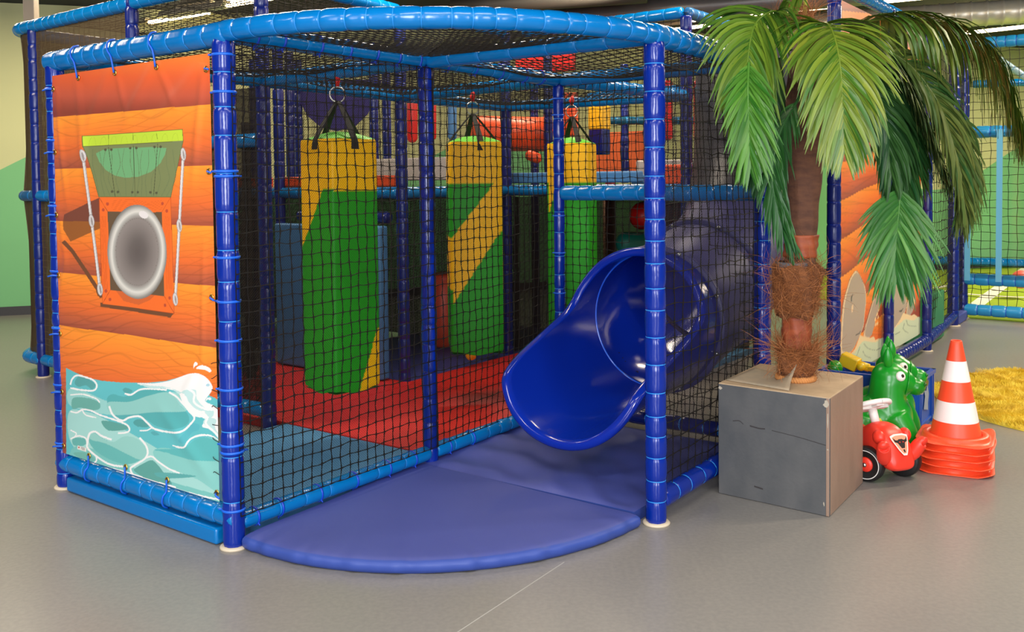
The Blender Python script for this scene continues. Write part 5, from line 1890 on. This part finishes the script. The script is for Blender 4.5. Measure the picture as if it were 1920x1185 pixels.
def husk(y0, y1, rtop, rbot, seed):
    rng = random.Random(seed)
    R_ = []
    for i in range(16):
        f = i / 15
        c = aty(1492 + 4 * f, y0 + (y1 - y0) * f, PYd)
        r = (rbot + (rtop - rbot) * f) * (1 + .10 * np.sin(3 * th + seed + f * 2) + .07 * np.sin(8 * th + 4 * f + seed) + .03 * np.sin(17 * th + 9 * f)) * (1 + .12 * math.sin(PI * f))
        R_.append(np.stack([c[0] + r * np.cos(th), c[1] + r * np.sin(th), c[2] + .012 * np.sin(5 * th + seed)], 1))
    mb = MB(); mb.rings(np.array(R_))
    return mb.build('coir_husk', mat('matted_coir', (140, 84, 44), .9, noise=(26, (100, 58, 30), .3, .7, (1, 1, 2)), bump=(160, .9, .008)), tk)


h1 = husk(700, 655, .080, .078, 2); fibres('loose_fibres', 703, 655, .080, 1700, 1, .75, .25, .10, h1)
h2 = husk(592, 498, .108, .080, 5); fibres('loose_fibres', 585, 495, .100, 3000, 2, .1, .12, .10, h2)
fibres('loose_fibres', 575, 495, .10, 150, 12, .2, .7, .20, h2)
fibres('loose_fibres', 668, 648, .08, 420, 3, .5, .8, .17, h1)
h3 = fibres('crown_fibres', 60, 30, .07, 500, 4, .8, .4, .16, tk)

LEAF = mat('palm_leaf', (96, 150, 40), .38, spec=.5, attr='Col')


def frond(path, S, n, L, width, cols, seed, t0=.08, ang=(68, 24), droop=.5, name='frond', lift=.15, tipL=.55, rw=.008):
    """path: pixel + distance control points from the crown to the tip"""
    rng = np.random.default_rng(seed)
    W = spline([aty(*p) for p in path], 60)
    seg = np.concatenate([[0], np.cumsum(np.linalg.norm(np.diff(W, axis=0), axis=1))])
    tot = seg[-1]
    T = np.gradient(W, axis=0); T /= np.linalg.norm(T, axis=1)[:, None]
    S = np.asarray(S, float)
    vs, qs, cl = [], [], []
    off = 0
    c0, c1 = (np.array(lin(c)[:3]) for c in cols)
    # rachis
    for k in range(60):
        r = rw * (1 - .75 * k / 59)
        sd = S - T[k] * (S @ T[k]); sd /= np.linalg.norm(sd); up = np.cross(sd, T[k])
        for a in range(5):
            ang_ = 2 * PI * a / 5
            vs.append((W[k] + r * (math.cos(ang_) * sd + math.sin(ang_) * up))[None])
            cl.append((c1 * .6 + c0 * .4)[None])
    for k in range(59):
        for a in range(5):
            qs.append((k * 5 + a, k * 5 + (a + 1) % 5, (k + 1) * 5 + (a + 1) % 5, (k + 1) * 5 + a))
    off = 300
    for i in range(n):
        f = t0 + (1 - t0) * (i + .5) / n
        s = f * tot
        p = np.array([np.interp(s, seg, W[:, q]) for q in range(3)])
        tt = np.array([np.interp(s, seg, T[:, q]) for q in range(3)]); tt /= np.linalg.norm(tt)
        sd0 = S - tt * (S @ tt); sd0 /= np.linalg.norm(sd0)
        up = np.cross(sd0, tt)
        if up[2] < 0 and abs(up[2]) > .3:
            up = -up
        if up[1] > .2 and abs(up[2]) < .5:
            up = -up
        for sg in (-1, 1):
            a = math.radians(ang[0] + (ang[1] - ang[0]) * f + rng.normal(0, 3.5))
            d = math.cos(a) * tt + math.sin(a) * sd0 * sg + up * (lift + rng.normal(0, .05))
            d /= np.linalg.norm(d)
            ln = L * (math.sin(PI * (.22 + .62 * f)) if f < .8 else tipL + (math.sin(PI * .716) - tipL) * (1 - f) / .2) * rng.uniform(.9, 1.08)
            w = width * rng.uniform(.85, 1.12)
            q = p.copy()
            col = c0 + (c1 - c0) * np.clip(rng.normal(.45, .28), 0, 1)
            col = col * rng.uniform(.82, 1.15)
            ns = 7
            wn = up.copy()
            gd = droop * rng.uniform(.75, 1.3)
            for k in range(ns + 1):
                u = k / ns
                ww = w * (min(1, .45 + 2.2 * u) if u < .3 else max(.03, (1 - ((u - .3) / .7) ** 1.8)))
                side = np.cross(d, wn); side /= np.linalg.norm(side) + 1e-9
                nn = np.cross(side, d)
                rip = .0016 * math.sin(k * 2.6 + i)
                vs.append(np.array([q - side * ww / 2 + nn * (ww * .16 + rip), q, q + side * ww / 2 + nn * (ww * .16 - rip)]))
                cl.append(np.tile(col * (1 - .1 * u), (3, 1)))
                q = q + d * ln / ns
                d = d + np.array([0, 0, -1]) * gd / ns * (1 + u) + rng.normal(0, .02, 3)
                d /= np.linalg.norm(d)
            for k in range(ns):
                b_ = off + 3 * k
                qs += [(b_, b_ + 1, b_ + 4, b_ + 3), (b_ + 1, b_ + 2, b_ + 5, b_ + 4)]
            off += 3 * (ns + 1)
    o = np_mesh(name, np.vstack(vs), np.array(qs), LEAF, tk, smooth=True)
    ca = o.data.color_attributes.new('Col', 'FLOAT_COLOR', 'POINT')
    cc = np.vstack(cl)
    ca.data.foreach_set('color', np.hstack([cc, np.ones((len(cc), 1))]).astype(np.float32).ravel())
    return o


GR, GL, GD, GY = (38, 90, 24), (116, 142, 40), (26, 74, 34), (176, 168, 70)
Y0 = PYd
# fronds towards the camera
frond([(1516, 62, Y0 - .02), (1462, 22, Y0 - .10), (1418, 42, Y0 - .22), (1402, 110, Y0 - .30), (1399, 180, Y0 - .33), (1403, 250, Y0 - .33)], (1, .25, 0), 74, .36, .022, (GR, GL), 1, t0=.10, ang=(66, 16), droop=1.0, tipL=.40)
frond([(1404, 118, Y0 - .31), (1402, 170, Y0 - .37), (1404, 240, Y0 - .40), (1405, 305, Y0 - .39)], (1, .1, 0), 44, .27, .020, ((44, 104, 26), (88, 138, 46)), 2, t0=.02, ang=(42, 14), droop=.35, tipL=.45)
frond([(1524, 66, Y0 - .04), (1545, 44, Y0 - .20), (1562, 62, Y0 - .34), (1575, 120, Y0 - .43), (1580, 200, Y0 - .47), (1582, 275, Y0 - .46)], (1, -.1, 0), 82, .37, .023, ((56, 106, 26), (136, 148, 46)), 3, t0=.10, ang=(70, 18), droop=.85, tipL=.40)
# darker fronds on the right
frond([(1540, 66, Y0), (1600, 74, Y0 + .02), (1665, 120, Y0 + .02), (1712, 190, Y0 - .02), (1745, 270, Y0 - .06), (1768, 325, Y0 - .08)], (.45, .9, 0), 84, .40, .024, (GD, (104, 112, 56)), 4, t0=.14, ang=(64, 22), droop=1.5, tipL=.35)
frond([(1535, 62, Y0 + .06), (1610, 42, Y0 + .14), (1700, 34, Y0 + .20), (1780, 50, Y0 + .22), (1842, 96, Y0 + .22), (1880, 165, Y0 + .2), (1904, 228, Y0 + .18)], (.35, 1, 0), 100, .58, .026, ((58, 98, 26), (116, 128, 44)), 5, t0=.16, ang=(62, 24), droop=3.2, tipL=.4)
frond([(1560, 90, Y0 + .06), (1625, 120, Y0 + .1), (1662, 200, Y0 + .1), (1682, 290, Y0 + .06), (1690, 370, Y0 + .03)], (1, .3, 0), 60, .36, .022, (GD, (54, 100, 40)), 6, t0=.2, ang=(54, 24), droop=1.2)
frond([(1690, 330, Y0 + .0), (1686, 385, Y0 - .06), (1681, 440, Y0 - .10), (1677, 505, Y0 - .12)], (1, .1, 0), 46, .36, .023, ((38, 98, 40), (84, 136, 56)), 7, t0=.15, ang=(58, 12), droop=.5, tipL=.42)
frond([(1745, 180, Y0 + .16), (1790, 250, Y0 + .18), (1806, 330, Y0 + .16), (1800, 400, Y0 + .14)], (1, .4, 0), 54, .30, .020, ((52, 84, 32), (100, 110, 48)), 8, t0=.0, ang=(46, 16), droop=1.2)
frond([(1600, 90, Y0 + .05), (1660, 130, Y0 + .12), (1700, 220, Y0 + .14), (1718, 320, Y0 + .12)], (1, .5, 0), 50, .32, .021, ((34, 78, 34), (130, 124, 64)), 12, t0=.2, ang=(50, 20), droop=1.4)
frond([(1580, 84, Y0 + .04), (1680, 104, Y0 + .06), (1752, 180, Y0 + .06), (1790, 280, Y0 + .04), (1805, 370, Y0 + .02)], (.8, .5, .2), 60, .34, .022, ((30, 72, 30), (110, 118, 52)), 14, t0=.22, ang=(50, 20), droop=1.3)
frond([(1570, 100, Y0 + .02), (1630, 150, Y0 + .0), (1662, 230, Y0 - .02), (1668, 320, Y0 - .04)], (.9, .3, .1), 50, .33, .022, ((24, 66, 32), (60, 100, 44)), 15, t0=.22, ang=(48, 20), droop=1.2)
# hanging dark frond beside the trunk on the left, and one behind
frond([(1500, 180, Y0 - .12), (1462, 250, Y0 - .16), (1448, 330, Y0 - .16), (1462, 410, Y0 - .14), (1480, 455, Y0 - .10)], (1, .3, 0), 46, .24, .018, ((26, 72, 32), (56, 112, 46)), 9, t0=.05, ang=(40, 12), droop=.8)
frond([(1510, 90, Y0 + .1), (1470, 100, Y0 + .2), (1440, 160, Y0 + .26), (1425, 250, Y0 + .26), (1430, 330, Y0 + .24)], (1, .2, 0), 56, .32, .022, ((26, 70, 36), (50, 100, 48)), 10, t0=.2, ang=(55, 22), droop=1.0)
# young upright shoot
mb = MB(); mb.tube(spline([aty(1511, 60, Y0), aty(1509, 25, Y0), aty(1512, -25, Y0)], 12), np.linspace(.014, .008, 12), 8)
mb.build('young_shoot', mat('yellow_green_stem', (170, 176, 44), .5), tk)


# ------------------------------------------------------------------ toys beside the plant box
def blob(name, parts, m, parent, voxel=.008, smooth=8):
    """union of ellipsoids, boxes and tubes grown into one continuous skin"""
    mb = MB()
    for p in parts:
        k = p[0]
        if k == 'e':
            mb.ball(p[1], p[2], 20, 14, R=p[3] if len(p) > 3 else None)
        elif k == 't':
            mb.tube(spline(p[1], 14), np.interp(np.linspace(0, 1, 14), np.linspace(0, 1, len(p[2])), p[2]), 14)
        elif k == 'b':
            mb.box(p[1], p[2], p[3] if len(p) > 3 else None)
    return mb.build(name, m, parent, world=False, mods=[('REMESH', dict(mode='VOXEL', voxel_size=voxel, use_smooth_shade=True)), ('SMOOTH', dict(factor=.5, iterations=smooth))])


def RY(a):
    return np.array(Matrix.Rotation(a, 3, 'Y'))


HG = mat('glossy_green_rubber', (22, 148, 36), .28, spec=.5)
SPOT = mat('yellow_spot_paint', (214, 206, 40), .4)
EYEW = mat('eye_white', (240, 240, 232), .3)
EYEB = mat('eye_brown', (44, 30, 20), .2)


def hopper(label, at, rz):
    t = thing('hopping_animal', label, 'hopping toy', (at[0], at[1], 0), rz, 'green hopping animals')
    blob('body', [('e', (-.04, 0, .175), (.17, .125, .13)), ('e', (.04, 0, .19), (.115, .115, .13)), ('t', [(.02, 0, .22), (.02, 0, .31), (.025, 0, .39)], [.115, .098, .092]),
                  ('e', (.03, 0, .405), (.094, .086, .088)), ('t', [(.04, 0, .40), (.09, 0, .385), (.14, 0, .37)], [.086, .076, .058]), ('e', (.168, 0, .360), (.050, .056, .048)),
                  ('t', [(.05, .05, .2), (.10, .08, .11), (.11, .085, .045)], [.085, .07, .055]), ('t', [(.05, -.05, .2), (.10, -.08, .11), (.11, -.085, .045)], [.085, .07, .055]),
                  ('t', [(-.10, .06, .19), (-.13, .085, .11), (-.13, .085, .045)], [.08, .066, .05]), ('t', [(-.10, -.06, .19), (-.13, -.085, .11), (-.13, -.085, .045)], [.08, .066, .05]),
                  ('e', (-.19, 0, .22), (.03, .025, .03))], HG, t, smooth=10)
    for s in (-1, 1):
        mb = MB()
        R_ = []
        for k in range(9):
            u = k / 8
            c = np.array([.02 - .006 * u, s * (.045 + .014 * u), .465 + .115 * u])
            w = .030 * math.sin(PI * (.16 + .82 * u)) + .002
            R_.append([c + np.array([math.cos(a) * w * .8, math.sin(a) * w * .6, 0]) for a in np.arange(14) / 14 * 2 * PI])
        mb.rings(np.array(R_)); mb.build('ear', HG, t, world=False)
        q = np.array([.080, s * .074, .428]); nrm = np.array([.40, s * .85, .30]); nrm /= np.linalg.norm(nrm)
        M = Matrix.Translation(Vector(q)) @ Vector(nrm).to_track_quat('Z', 'Y').to_matrix().to_4x4()
        mb = MB(); mb.lathe([(.001, .011), (.013, .010), (.022, .006), (.0265, .0), (.0265, -.014)], 24, M); e = mb.build('eye', EYEW, t, world=False)
        M2 = M @ Matrix.Translation((.003, 0, .009))
        mb = MB(); mb.lathe([(.001, .0035), (.007, .003), (.0105, .0005), (.0105, -.004)], 20, M2); p_ = mb.build('pupil', EYEB, e, world=False)
        mb = MB(); mb.ball((.207, s * .028, .378), (.010, .009, .009), 10, 8); mb.build('nostril', mat('dark_green_rubber', (16, 104, 28), .35), t, world=False)
    mb = MB()
    mb.tube(np.array([[.116 + .012 * math.sin(a), .072 * math.cos(a), .379 + .068 * math.sin(a)] for a in np.linspace(0, 2 * PI, 30)]), .004, 6)
    mb.build('muzzle_band', HG, t, world=False)
    mb = MB(); R_ = [[(.186 + .018 * math.sin(PI * k / 8), -.034 + .068 * k / 8, .326 - .004 * math.sin(PI * k / 8) + dz) for k in range(9)] for dz in (0, .012)]
    mb.rings(np.array(R_), closed=False); mb.build('teeth', EYEW, t, world=False, mods=[('SOLIDIFY', dict(thickness=.02))])
    for (x, y, z, r) in ((-.04, -.128, .19, .018), (.03, -.130, .145, .020), (-.02, .128, .19, .018), (.085, 0, .470, .016)):
        mb = MB(); n_ = np.array([x * .3, y, (z - .2) * .9]) if abs(y) > .05 else np.array([.5, 0, 1.0]); n_ = n_ / np.linalg.norm(n_)
        M = Matrix.Translation((x, y, z)) @ Vector(n_).to_track_quat('Z', 'Y').to_matrix().to_4x4()
        mb.lathe([(.001, .004), (r * .7, .003), (r, .0), (r, -.02)], 18, M); mb.build('spot', SPOT if z < .4 else mat('orange_tuft', (226, 150, 40), .5), t, world=False)
    return t


hopper('nearer green rubber hopping animal behind the red ride-on car', (2.02, 5.06), math.radians(-14))
hopper('farther green rubber hopping animal, half hidden by its twin, against the blue crate', (2.135, 5.30), math.radians(-14))

# blue stacking crate
BC = mat('blue_crate_plastic', (24, 82, 178), .4)
n0 = np.array([2.345, 5.372, 0])
ca_ = math.atan2(U[1], U[0])
t = thing('stacking_crate', 'blue plastic crate of toys behind the green hopping animals', 'crate', tuple(n0 - U * .28 + V * .19))
Wc, Dc, Hc = .56, .38, .32
mb = MB()
cc = n0 - U * Wc / 2 + V * Dc / 2
mb.box(cc + ZUP * .012, (Wc - .02, Dc - .02, .02), Rz)
mb.build('crate_base', BC, t, smooth=False)
for nm, c, sz in (('long_side', -V * (Dc / 2 - .006), (Wc, .012, Hc - .005)), ('long_side', V * (Dc / 2 - .006), (Wc, .012, Hc - .005)), ('end_side', U * (Wc / 2 - .006), (.012, Dc, Hc - .005)), ('end_side', -U * (Wc / 2 - .006), (.012, Dc, Hc - .005))):
    out = c / np.linalg.norm(c)
    mb = MB()
    mb.box(cc + c + ZUP * (Hc / 2 + .002), sz, Rz)
    al = U if nm == 'long_side' else V
    ln = Wc if nm == 'long_side' else Dc
    mb.box(cc + c + out * .010 + ZUP * (Hc - .012), (ln + .03, .022, .024) if nm == 'long_side' else (.022, ln + .03, .024), Rz)
    mb.box(cc + c + out * .008 + ZUP * (Hc * .12), (ln, .012, .012) if nm == 'long_side' else (.012, ln, .012), Rz)
    for k in (-.46, -.36, .36, .46):
        mb.box(cc + c + out * .009 + al * ln * k + ZUP * (Hc / 2), (.012, .016, Hc - .02) if nm == 'long_side' else (.016, .012, Hc - .02), Rz)
    mb.build(nm, BC, t, smooth=False)
c = n0 - U * -.002 + V * Dc * .5 + ZUP * .17
mb = MB(); pts = [(-.06, -.05), (-.03, .02), (-.055, .06), (0, .05), (.03, .075), (.06, .02), (.035, -.03), (.045, -.075), (-.01, -.06)]
mb.prism(pts, c + U * .003, V, ZUP, .002); mb.build('torn_label', mat('torn_sticker', (150, 160, 176), .7), t, smooth=False)
mb = MB(); mb.prism([(math.cos(a) * .045, math.sin(a) * .018) for a in np.linspace(0, 2 * PI, 20)[:-1]], c + ZUP * .095 + U * .004, V, ZUP, .003); mb.build('hand_hole', mat('crate_hole_shadow', (120, 110, 40), .8), t, smooth=False)
# toys in the crate
def Cr(a, b, z):
    return n0 - U * a + V * b + ZUP * z


t = thing('toy_egg', 'green dome shaped toy at the left end of the blue crate', 'toy', tuple(Cr(.50, .08, .26)))
mb = MB(); mb.ball(Cr(.50, .08, .318), (.046, .046, .05), 24, 16); mb.build('toy_shell', HG, t)
t = thing('toy_loader', 'yellow toy digger lying across the top of the blue crate', 'toy', tuple(Cr(.36, .2, .24)))
YP = mat('yellow_toy_plastic', (232, 190, 22), .4)
mb = MB(); R2 = Rz @ np.array(Matrix.Rotation(.35, 3, 'Y')); mb.box(Cr(.445, .2, .345), (.11, .09, .08), R2); mb.build('cab', YP, t, mods=BEV(.008), auto=40)
mb = MB(); mb.tube(np.array([Cr(.40, .2, .335), Cr(.33, .2, .318)]), .026, 16); mb.ball(Cr(.37, .17, .325), .026, 14, 10); mb.build('turntable', YP, t)
mb = MB(); mb.box(Cr(.26, .2, .312), (.20, .05, .03), Rz @ np.array(Matrix.Rotation(.06, 3, 'Y'))); mb.build('arm', YP, t, mods=BEV(.006), auto=40)
mb = MB(); mb.box(Cr(.20, .22, .29), (.16, .10, .03), Rz); mb.build('chassis', YP, t, mods=BEV(.006), auto=40)
t = thing('toy_brick', 'red toy brick beside the yellow digger in the crate', 'toy', tuple(Cr(.15, .16, .25)))
mb = MB(); mb.box(Cr(.15, .16, .30), (.06, .05, .06), Rz); mb.build('brick_body', RED, t, mods=BEV(.004), auto=40)
t = thing('toy_scoop', 'yellow toy scoop at the right end of the blue crate', 'toy', tuple(Cr(.06, .2, .24)))
mb = MB(); mb.lathe([(.02, 0), (.05, .02), (.06, .06), (.062, .075), (.054, .075), (.045, .03), (.01, .012)], 20, Matrix.Translation(Vector(Cr(.075, .2, .245)))); mb.build('scoop_bowl', YP, t)
t = thing('toy_bucket', 'orange toy tub deep in the crate', 'toy', tuple(Cr(.28, .1, .03)))
mb = MB(); mb.lathe([(.05, 0), (.08, .2), (.085, .21), (.075, .21), (.045, .01)], 24, Matrix.Translation(Vector(Cr(.30, .12, .03)))); mb.build('tub_wall', mat('amber_toy_plastic', (236, 150, 30), .4), t)

# ride-on car
CR = mat('red_toy_car_plastic', (236, 58, 40), .36, spec=.5)
BLK = mat('black_tyre_rubber', (22, 21, 21), .5)
ax = np.array([.68, .733, 0])
hd = np.array([.733, -.68, 0])
fw = (atz(1637, 903, 0) + ax * .0)
rzc = math.atan2(hd[1], hd[0])
org = np.array([1.838, 4.60, 0])
rzc = math.radians(-71)
t = thing('ride_on_car', 'red toddler ride-on car with a triangular badge, partly behind the plant box', 'ride-on car', tuple(org), rzc)
# local: +x forward, +y left (away from the camera)
sec = [(-.44, .19, .25, .03), (-.42, .15, .27, .065), (-.36, .09, .285, .105), (-.28, .09, .245, .10), (-.20, .10, .215, .09), (-.12, .10, .22, .085), (-.07, .09, .262, .09), (-.02, .085, .282, .098), (.04, .08, .275, .103), (.075, .07, .255, .103), (.105, .065, .222, .098), (.13, .07, .180, .088), (.148, .08, .135, .07), (.152, .09, .12, .05)]
R_ = []
for x, z0, z1, hw in sec:
    zc, hz = (z0 + z1) / 2, (z1 - z0) / 2
    ring = []
    for a in np.arange(28) / 28 * 2 * PI:
        c, s_ = math.cos(a), math.sin(a)
        k = 1 / (abs(c) ** 3.4 + abs(s_) ** 3.4) ** (1 / 3.4)
        tap = 1 - .18 * max(0, s_)
        ring.append((x, c * k * hw * .86 * tap, zc + s_ * k * hz))
    R_.append(ring)
bm_ = MB(); bm_.rings(np.array(R_))
car_body = bm_.build('body', CR, t, world=False, mods=[('SUBSURF', dict(levels=1, render_levels=2))])
for s_ in (-1, 1):
    mb = MB(); mb.tube(spline([(.09, s_ * .07, .125), (.11, s_ * .09, .15), (.125, s_ * .105, .185), (.14, s_ * .118, .205), (.152, s_ * .122, .20)], 14), np.interp(np.linspace(0, 1, 14), [0, .5, .85, 1], [.035, .033, .026, .012]), 16)
    mb.build('bumper_horn', CR, t, world=False)
    mb = MB(); mb.ball((.06, s_ * .078, .225), (.034, .026, .034), 18, 12); mb.build('headlight_bump', CR, t, world=False)
for x, s in ((.015, -1), (.015, 1), (-.36, -1), (-.36, 1)):
    M = Matrix.Translation((x, s * .110, .0865)) @ Matrix.Rotation(math.radians(27) if x > 0 else 0, 4, 'Z') @ Matrix.Rotation(s * -PI / 2, 4, 'X')
    mb = MB(); mb.lathe([(.03, -.028), (.075, -.03), (.083, -.024), (.0862, -.012), (.0862, .012), (.083, .024), (.075, .03), (.062, .028), (.05, .022), (.03, .02)], 48, M, caps=True); w_ = mb.build('wheel', BLK, t, world=False)
    mb = MB(); mb.lathe([(.0655, .0255), (.068, .0305), (.0705, .0305), (.073, .027)], 48, M, caps=False); mb.build('white_wall_ring', WHITE, w_, world=False)
    mb = MB(); mb.lathe([(.001, .030), (.02, .029), (.034, .026), (.038, .020)], 32, M); mb.build('hub_cap', CR, w_, world=False)
    mb = MB(); mb.lathe([(.001, .040), (.008, .038), (.011, .032), (.011, .028)], 16, M); mb.build('axle_nut', STEEL, w_, world=False)
# badge: rounded triangle with a bull head
ctr = np.array([.121, 0, .196]); n_ = np.array([.84, 0, .54]); n_ = n_ / np.linalg.norm(n_); e_y = np.array([0, 1.0, 0]); e_z = np.cross(n_, e_y); e_z = e_z / np.linalg.norm(e_z)
def badge(poly, off, m, nm, par):
    mb = MB(); mb.prism([(x * .82, y * .86) for x, y in poly], ctr + n_ * (off + .004), e_y, e_z, .0018)
    return mb.build(nm, m, par, world=False, smooth=False)


tri = [(-.062, .052), (-.03, .062), (.03, .062), (.062, .052), (.060, .034), (.030, -.035), (.012, -.062), (-.012, -.062), (-.030, -.035), (-.060, .034)]
bd = badge(tri, .002, mat('badge_white', (240, 226, 214), .4), 'badge', t)
badge([(x * .84, y * .84) for x, y in tri], .0038, mat('badge_salmon', (232, 150, 118), .4), 'badge_field', bd)
bull = [(-.048, .040), (-.036, .026), (-.022, .024), (-.012, .030), (.012, .030), (.022, .024), (.036, .026), (.048, .040), (.044, .016), (.024, .008), (.018, -.008), (.010, -.022), (-.010, -.022), (-.018, -.008), (-.024, .008), (-.044, .016)]
badge(bull, .0056, mat('badge_black', (30, 22, 20), .5), 'bull_head', bd)
for s in (-1, 1):
    badge([(s * .012 + .005 * math.cos(a), .012 + .004 * math.sin(a)) for a in np.arange(8) / 8 * 2 * PI], .0074, mat('badge_red', (190, 40, 30), .5), 'bull_eye', bd)
badge([(-.006, -.030), (.006, -.030), (.004, -.046), (-.004, -.046)], .0056, mat('badge_black', (30, 22, 20), .5), 'badge_mark', bd)
sw = MB()
M = Matrix.Translation((-.085, 0, .345)) @ Matrix.Rotation(math.radians(-28), 4, 'Y')
pts = np.array([M @ Vector((.075 * math.cos(a), .095 * math.sin(a), 0)) for a in np.linspace(0, 2 * PI, 41)])
sw.tube(pts, .013, 10, caps=False)
stw = sw.build('steering_wheel', WHITE, t, world=False)
mb = MB(); mb.box(np.array(M @ Vector((0, 0, -.01))), (.13, .04, .02), np.array(M.to_3x3())); mb.box(np.array(M @ Vector((0, 0, -.012))), (.04, .17, .02), np.array(M.to_3x3())); mb.build('wheel_spokes', WHITE, stw, world=False, mods=BEV(.004), auto=40)
mb = MB(); mb.tube(np.array([[-.085, 0, .34], [-.05, 0, .25]]), .022, 14); mb.build('steering_column', WHITE, t, world=False)

# traffic cones, nested
CO = mat('fluorescent_orange_cone', (250, 78, 42), .42, spec=.5)
CB = bpy.data.materials.new('translucent_orange_base')
CB.use_nodes = True
b = CB.node_tree.nodes['Principled BSDF']
b.inputs['Base Color'].default_value = lin((250, 84, 44))
b.inputs['Roughness'].default_value = .4
b.inputs['Subsurface Weight'].default_value = .5
b.inputs['Subsurface Radius'].default_value = (.05, .015, .008)
b.inputs['Subsurface Scale'].default_value = .4
WB = mat('white_reflective_band', (244, 232, 226), .45)


def cone(label, at, z, rz, seed, full):
    t = thing('traffic_cone', label, 'traffic cone', (at[0], at[1], z), rz, 'nested traffic cones')
    rng = random.Random(seed)
    ph = [rng.uniform(0, 6) for _ in range(3)]
    n = 72
    rings = []
    def sq(a, h, r):      # rounded square
        k = 5.5
        x, y = math.cos(a), math.sin(a)
        s = h / (abs(x) ** k + abs(y) ** k) ** (1 / k)
        return x * s, y * s
    prof = [(.122, .0), (.122, .012), (.126, .030), (.140, .033), (.152, .031), (.157, .026), (.160, .009)]
    R_ = []
    for r, zz in prof:
        R_.append([(r * math.cos(a), r * math.sin(a), zz) for a in np.arange(n) / n * 2 * PI])
    for h, zz in ((.163, .006), (.178, .0055), (.181, .003), (.178, .0005), (.13, .0005)):
        ring = []
        for a in np.arange(n) / n * 2 * PI:
            x, y = sq(a, h, .03)
            f = (h - .15) / .026
            wv = (.013 * max(0, math.cos(4 * a + PI)) ** 2 * (1 + .6 * math.sin(a + .5)) + .006 * math.sin(2 * a + .7 + .2 * ph[0])) * max(0, f)
            ring.append((x, y, zz + max(0, wv)))
        R_.append(ring)
    mb = MB(); mb.rings(np.array(R_), caps=False)
    mb.build('cone_base', CB, t, world=False)
    rr = lambda zz: .122 - (zz - .02) * (.122 - .026) / .49
    mb = MB()
    prof = [(rr(.02), .02), (rr(.505) , .505), (rr(.505) - .004, .508), (rr(.505) - .008, .505), (rr(.02) - .004, .02)]
    prof = [(rr(zz), zz) for zz in np.linspace(.012, .505, 30)] + [(rr(.505) - .003, .508), (rr(.505) - .006, .505)] + [(rr(zz) - .004, zz) for zz in np.linspace(.5, .012, 30)]
    mb.lathe(prof, 64, caps=False)
    mb.build('cone_shell', CO, t, world=False)
    for za, zb in ((.098, .2), (.302, .405)) if full else ():
        mb = MB(); mb.lathe([(rr(zz) + .0012, zz) for zz in np.linspace(za, zb, 8)], 64, caps=False)
        mb.build('white_band', WB, t, world=False)
    return t


cp = np.array([2.275, 4.76])
for k in range(5):
    lab = ['bottom cone of the nested orange stack, flat on the floor', 'second cone from the floor in the nested orange stack', 'middle cone of the nested orange stack', 'cone just under the top one in the nested orange stack', 'topmost orange and white cone of the nested stack'][k]
    cone(lab, cp, .0005 + .037 * k, math.radians([-26, -29, -27, -33, -30][k]), k, k == 4)


# ------------------------------------------------------------------ light
def area(name, loc, size, power, rot=(0, 0, 0), color=(255, 250, 242), shape='RECTANGLE'):
    l = bpy.data.lights.new(name, 'AREA')
    l.shape = shape
    l.size, l.size_y = size
    l.energy = power
    l.color = lin(color)[:3]
    o = bpy.data.objects.new(name, l)
    C.objects.link(o)
    o.location = loc
    o.rotation_euler = rot
    return o


# rows of ceiling lamps over the hall
for x in (-3.2, 0.2, 3.6):
    for y in (-1.6, 1.6):
        area('ceiling_lamp', (x, y, 3.5), (2.4, .22), 64, (0, 0, .3))
for x, y in ((-4.2, 5.4), (4.2, 4.6), (6.5, 8.0), (8.4, 11.5), (-4.5, 9.0), (0.5, 9.5), (-1.0, 6.0), (2.2, 7.0)):
    area('ceiling_lamp', (x, y, 3.5), (2.0, .22), 230 if x > 6 else 90, (0, 0, .3), (255, 238, 210))
# added fill panels behind the camera, split for narrow streaks on the posts
for x, w_, e_ in ((-4.6, 1.4, 110), (-0.7, 1.5, 310), (3.4, 1.5, 165)):
    area('glazed_front', (x, -3.6, 1.9), (w_, 2.6), e_, (math.radians(85), 0, 0), (246, 248, 255))

wd_ = bpy.data.worlds.new('hall_ambient')
bpy.context.scene.world = wd_
wd_.use_nodes = True
wd_.node_tree.nodes['Background'].inputs[0].default_value = (0.9, 0.95, 1.0, 1)
wd_.node_tree.nodes['Background'].inputs[1].default_value = 0.16

sc = bpy.context.scene
sc.view_settings.view_transform = 'Standard'
sc.view_settings.look = 'None'
sc.view_settings.exposure = 0.15
sc.view_settings.gamma = 1.0
sc.view_settings.use_curve_mapping = False
sc.cycles.transparent_max_bounces = 24
sc.cycles.max_bounces = 8
sc.cycles.use_denoising = True
sc.cycles.sample_clamp_indirect = 6.0
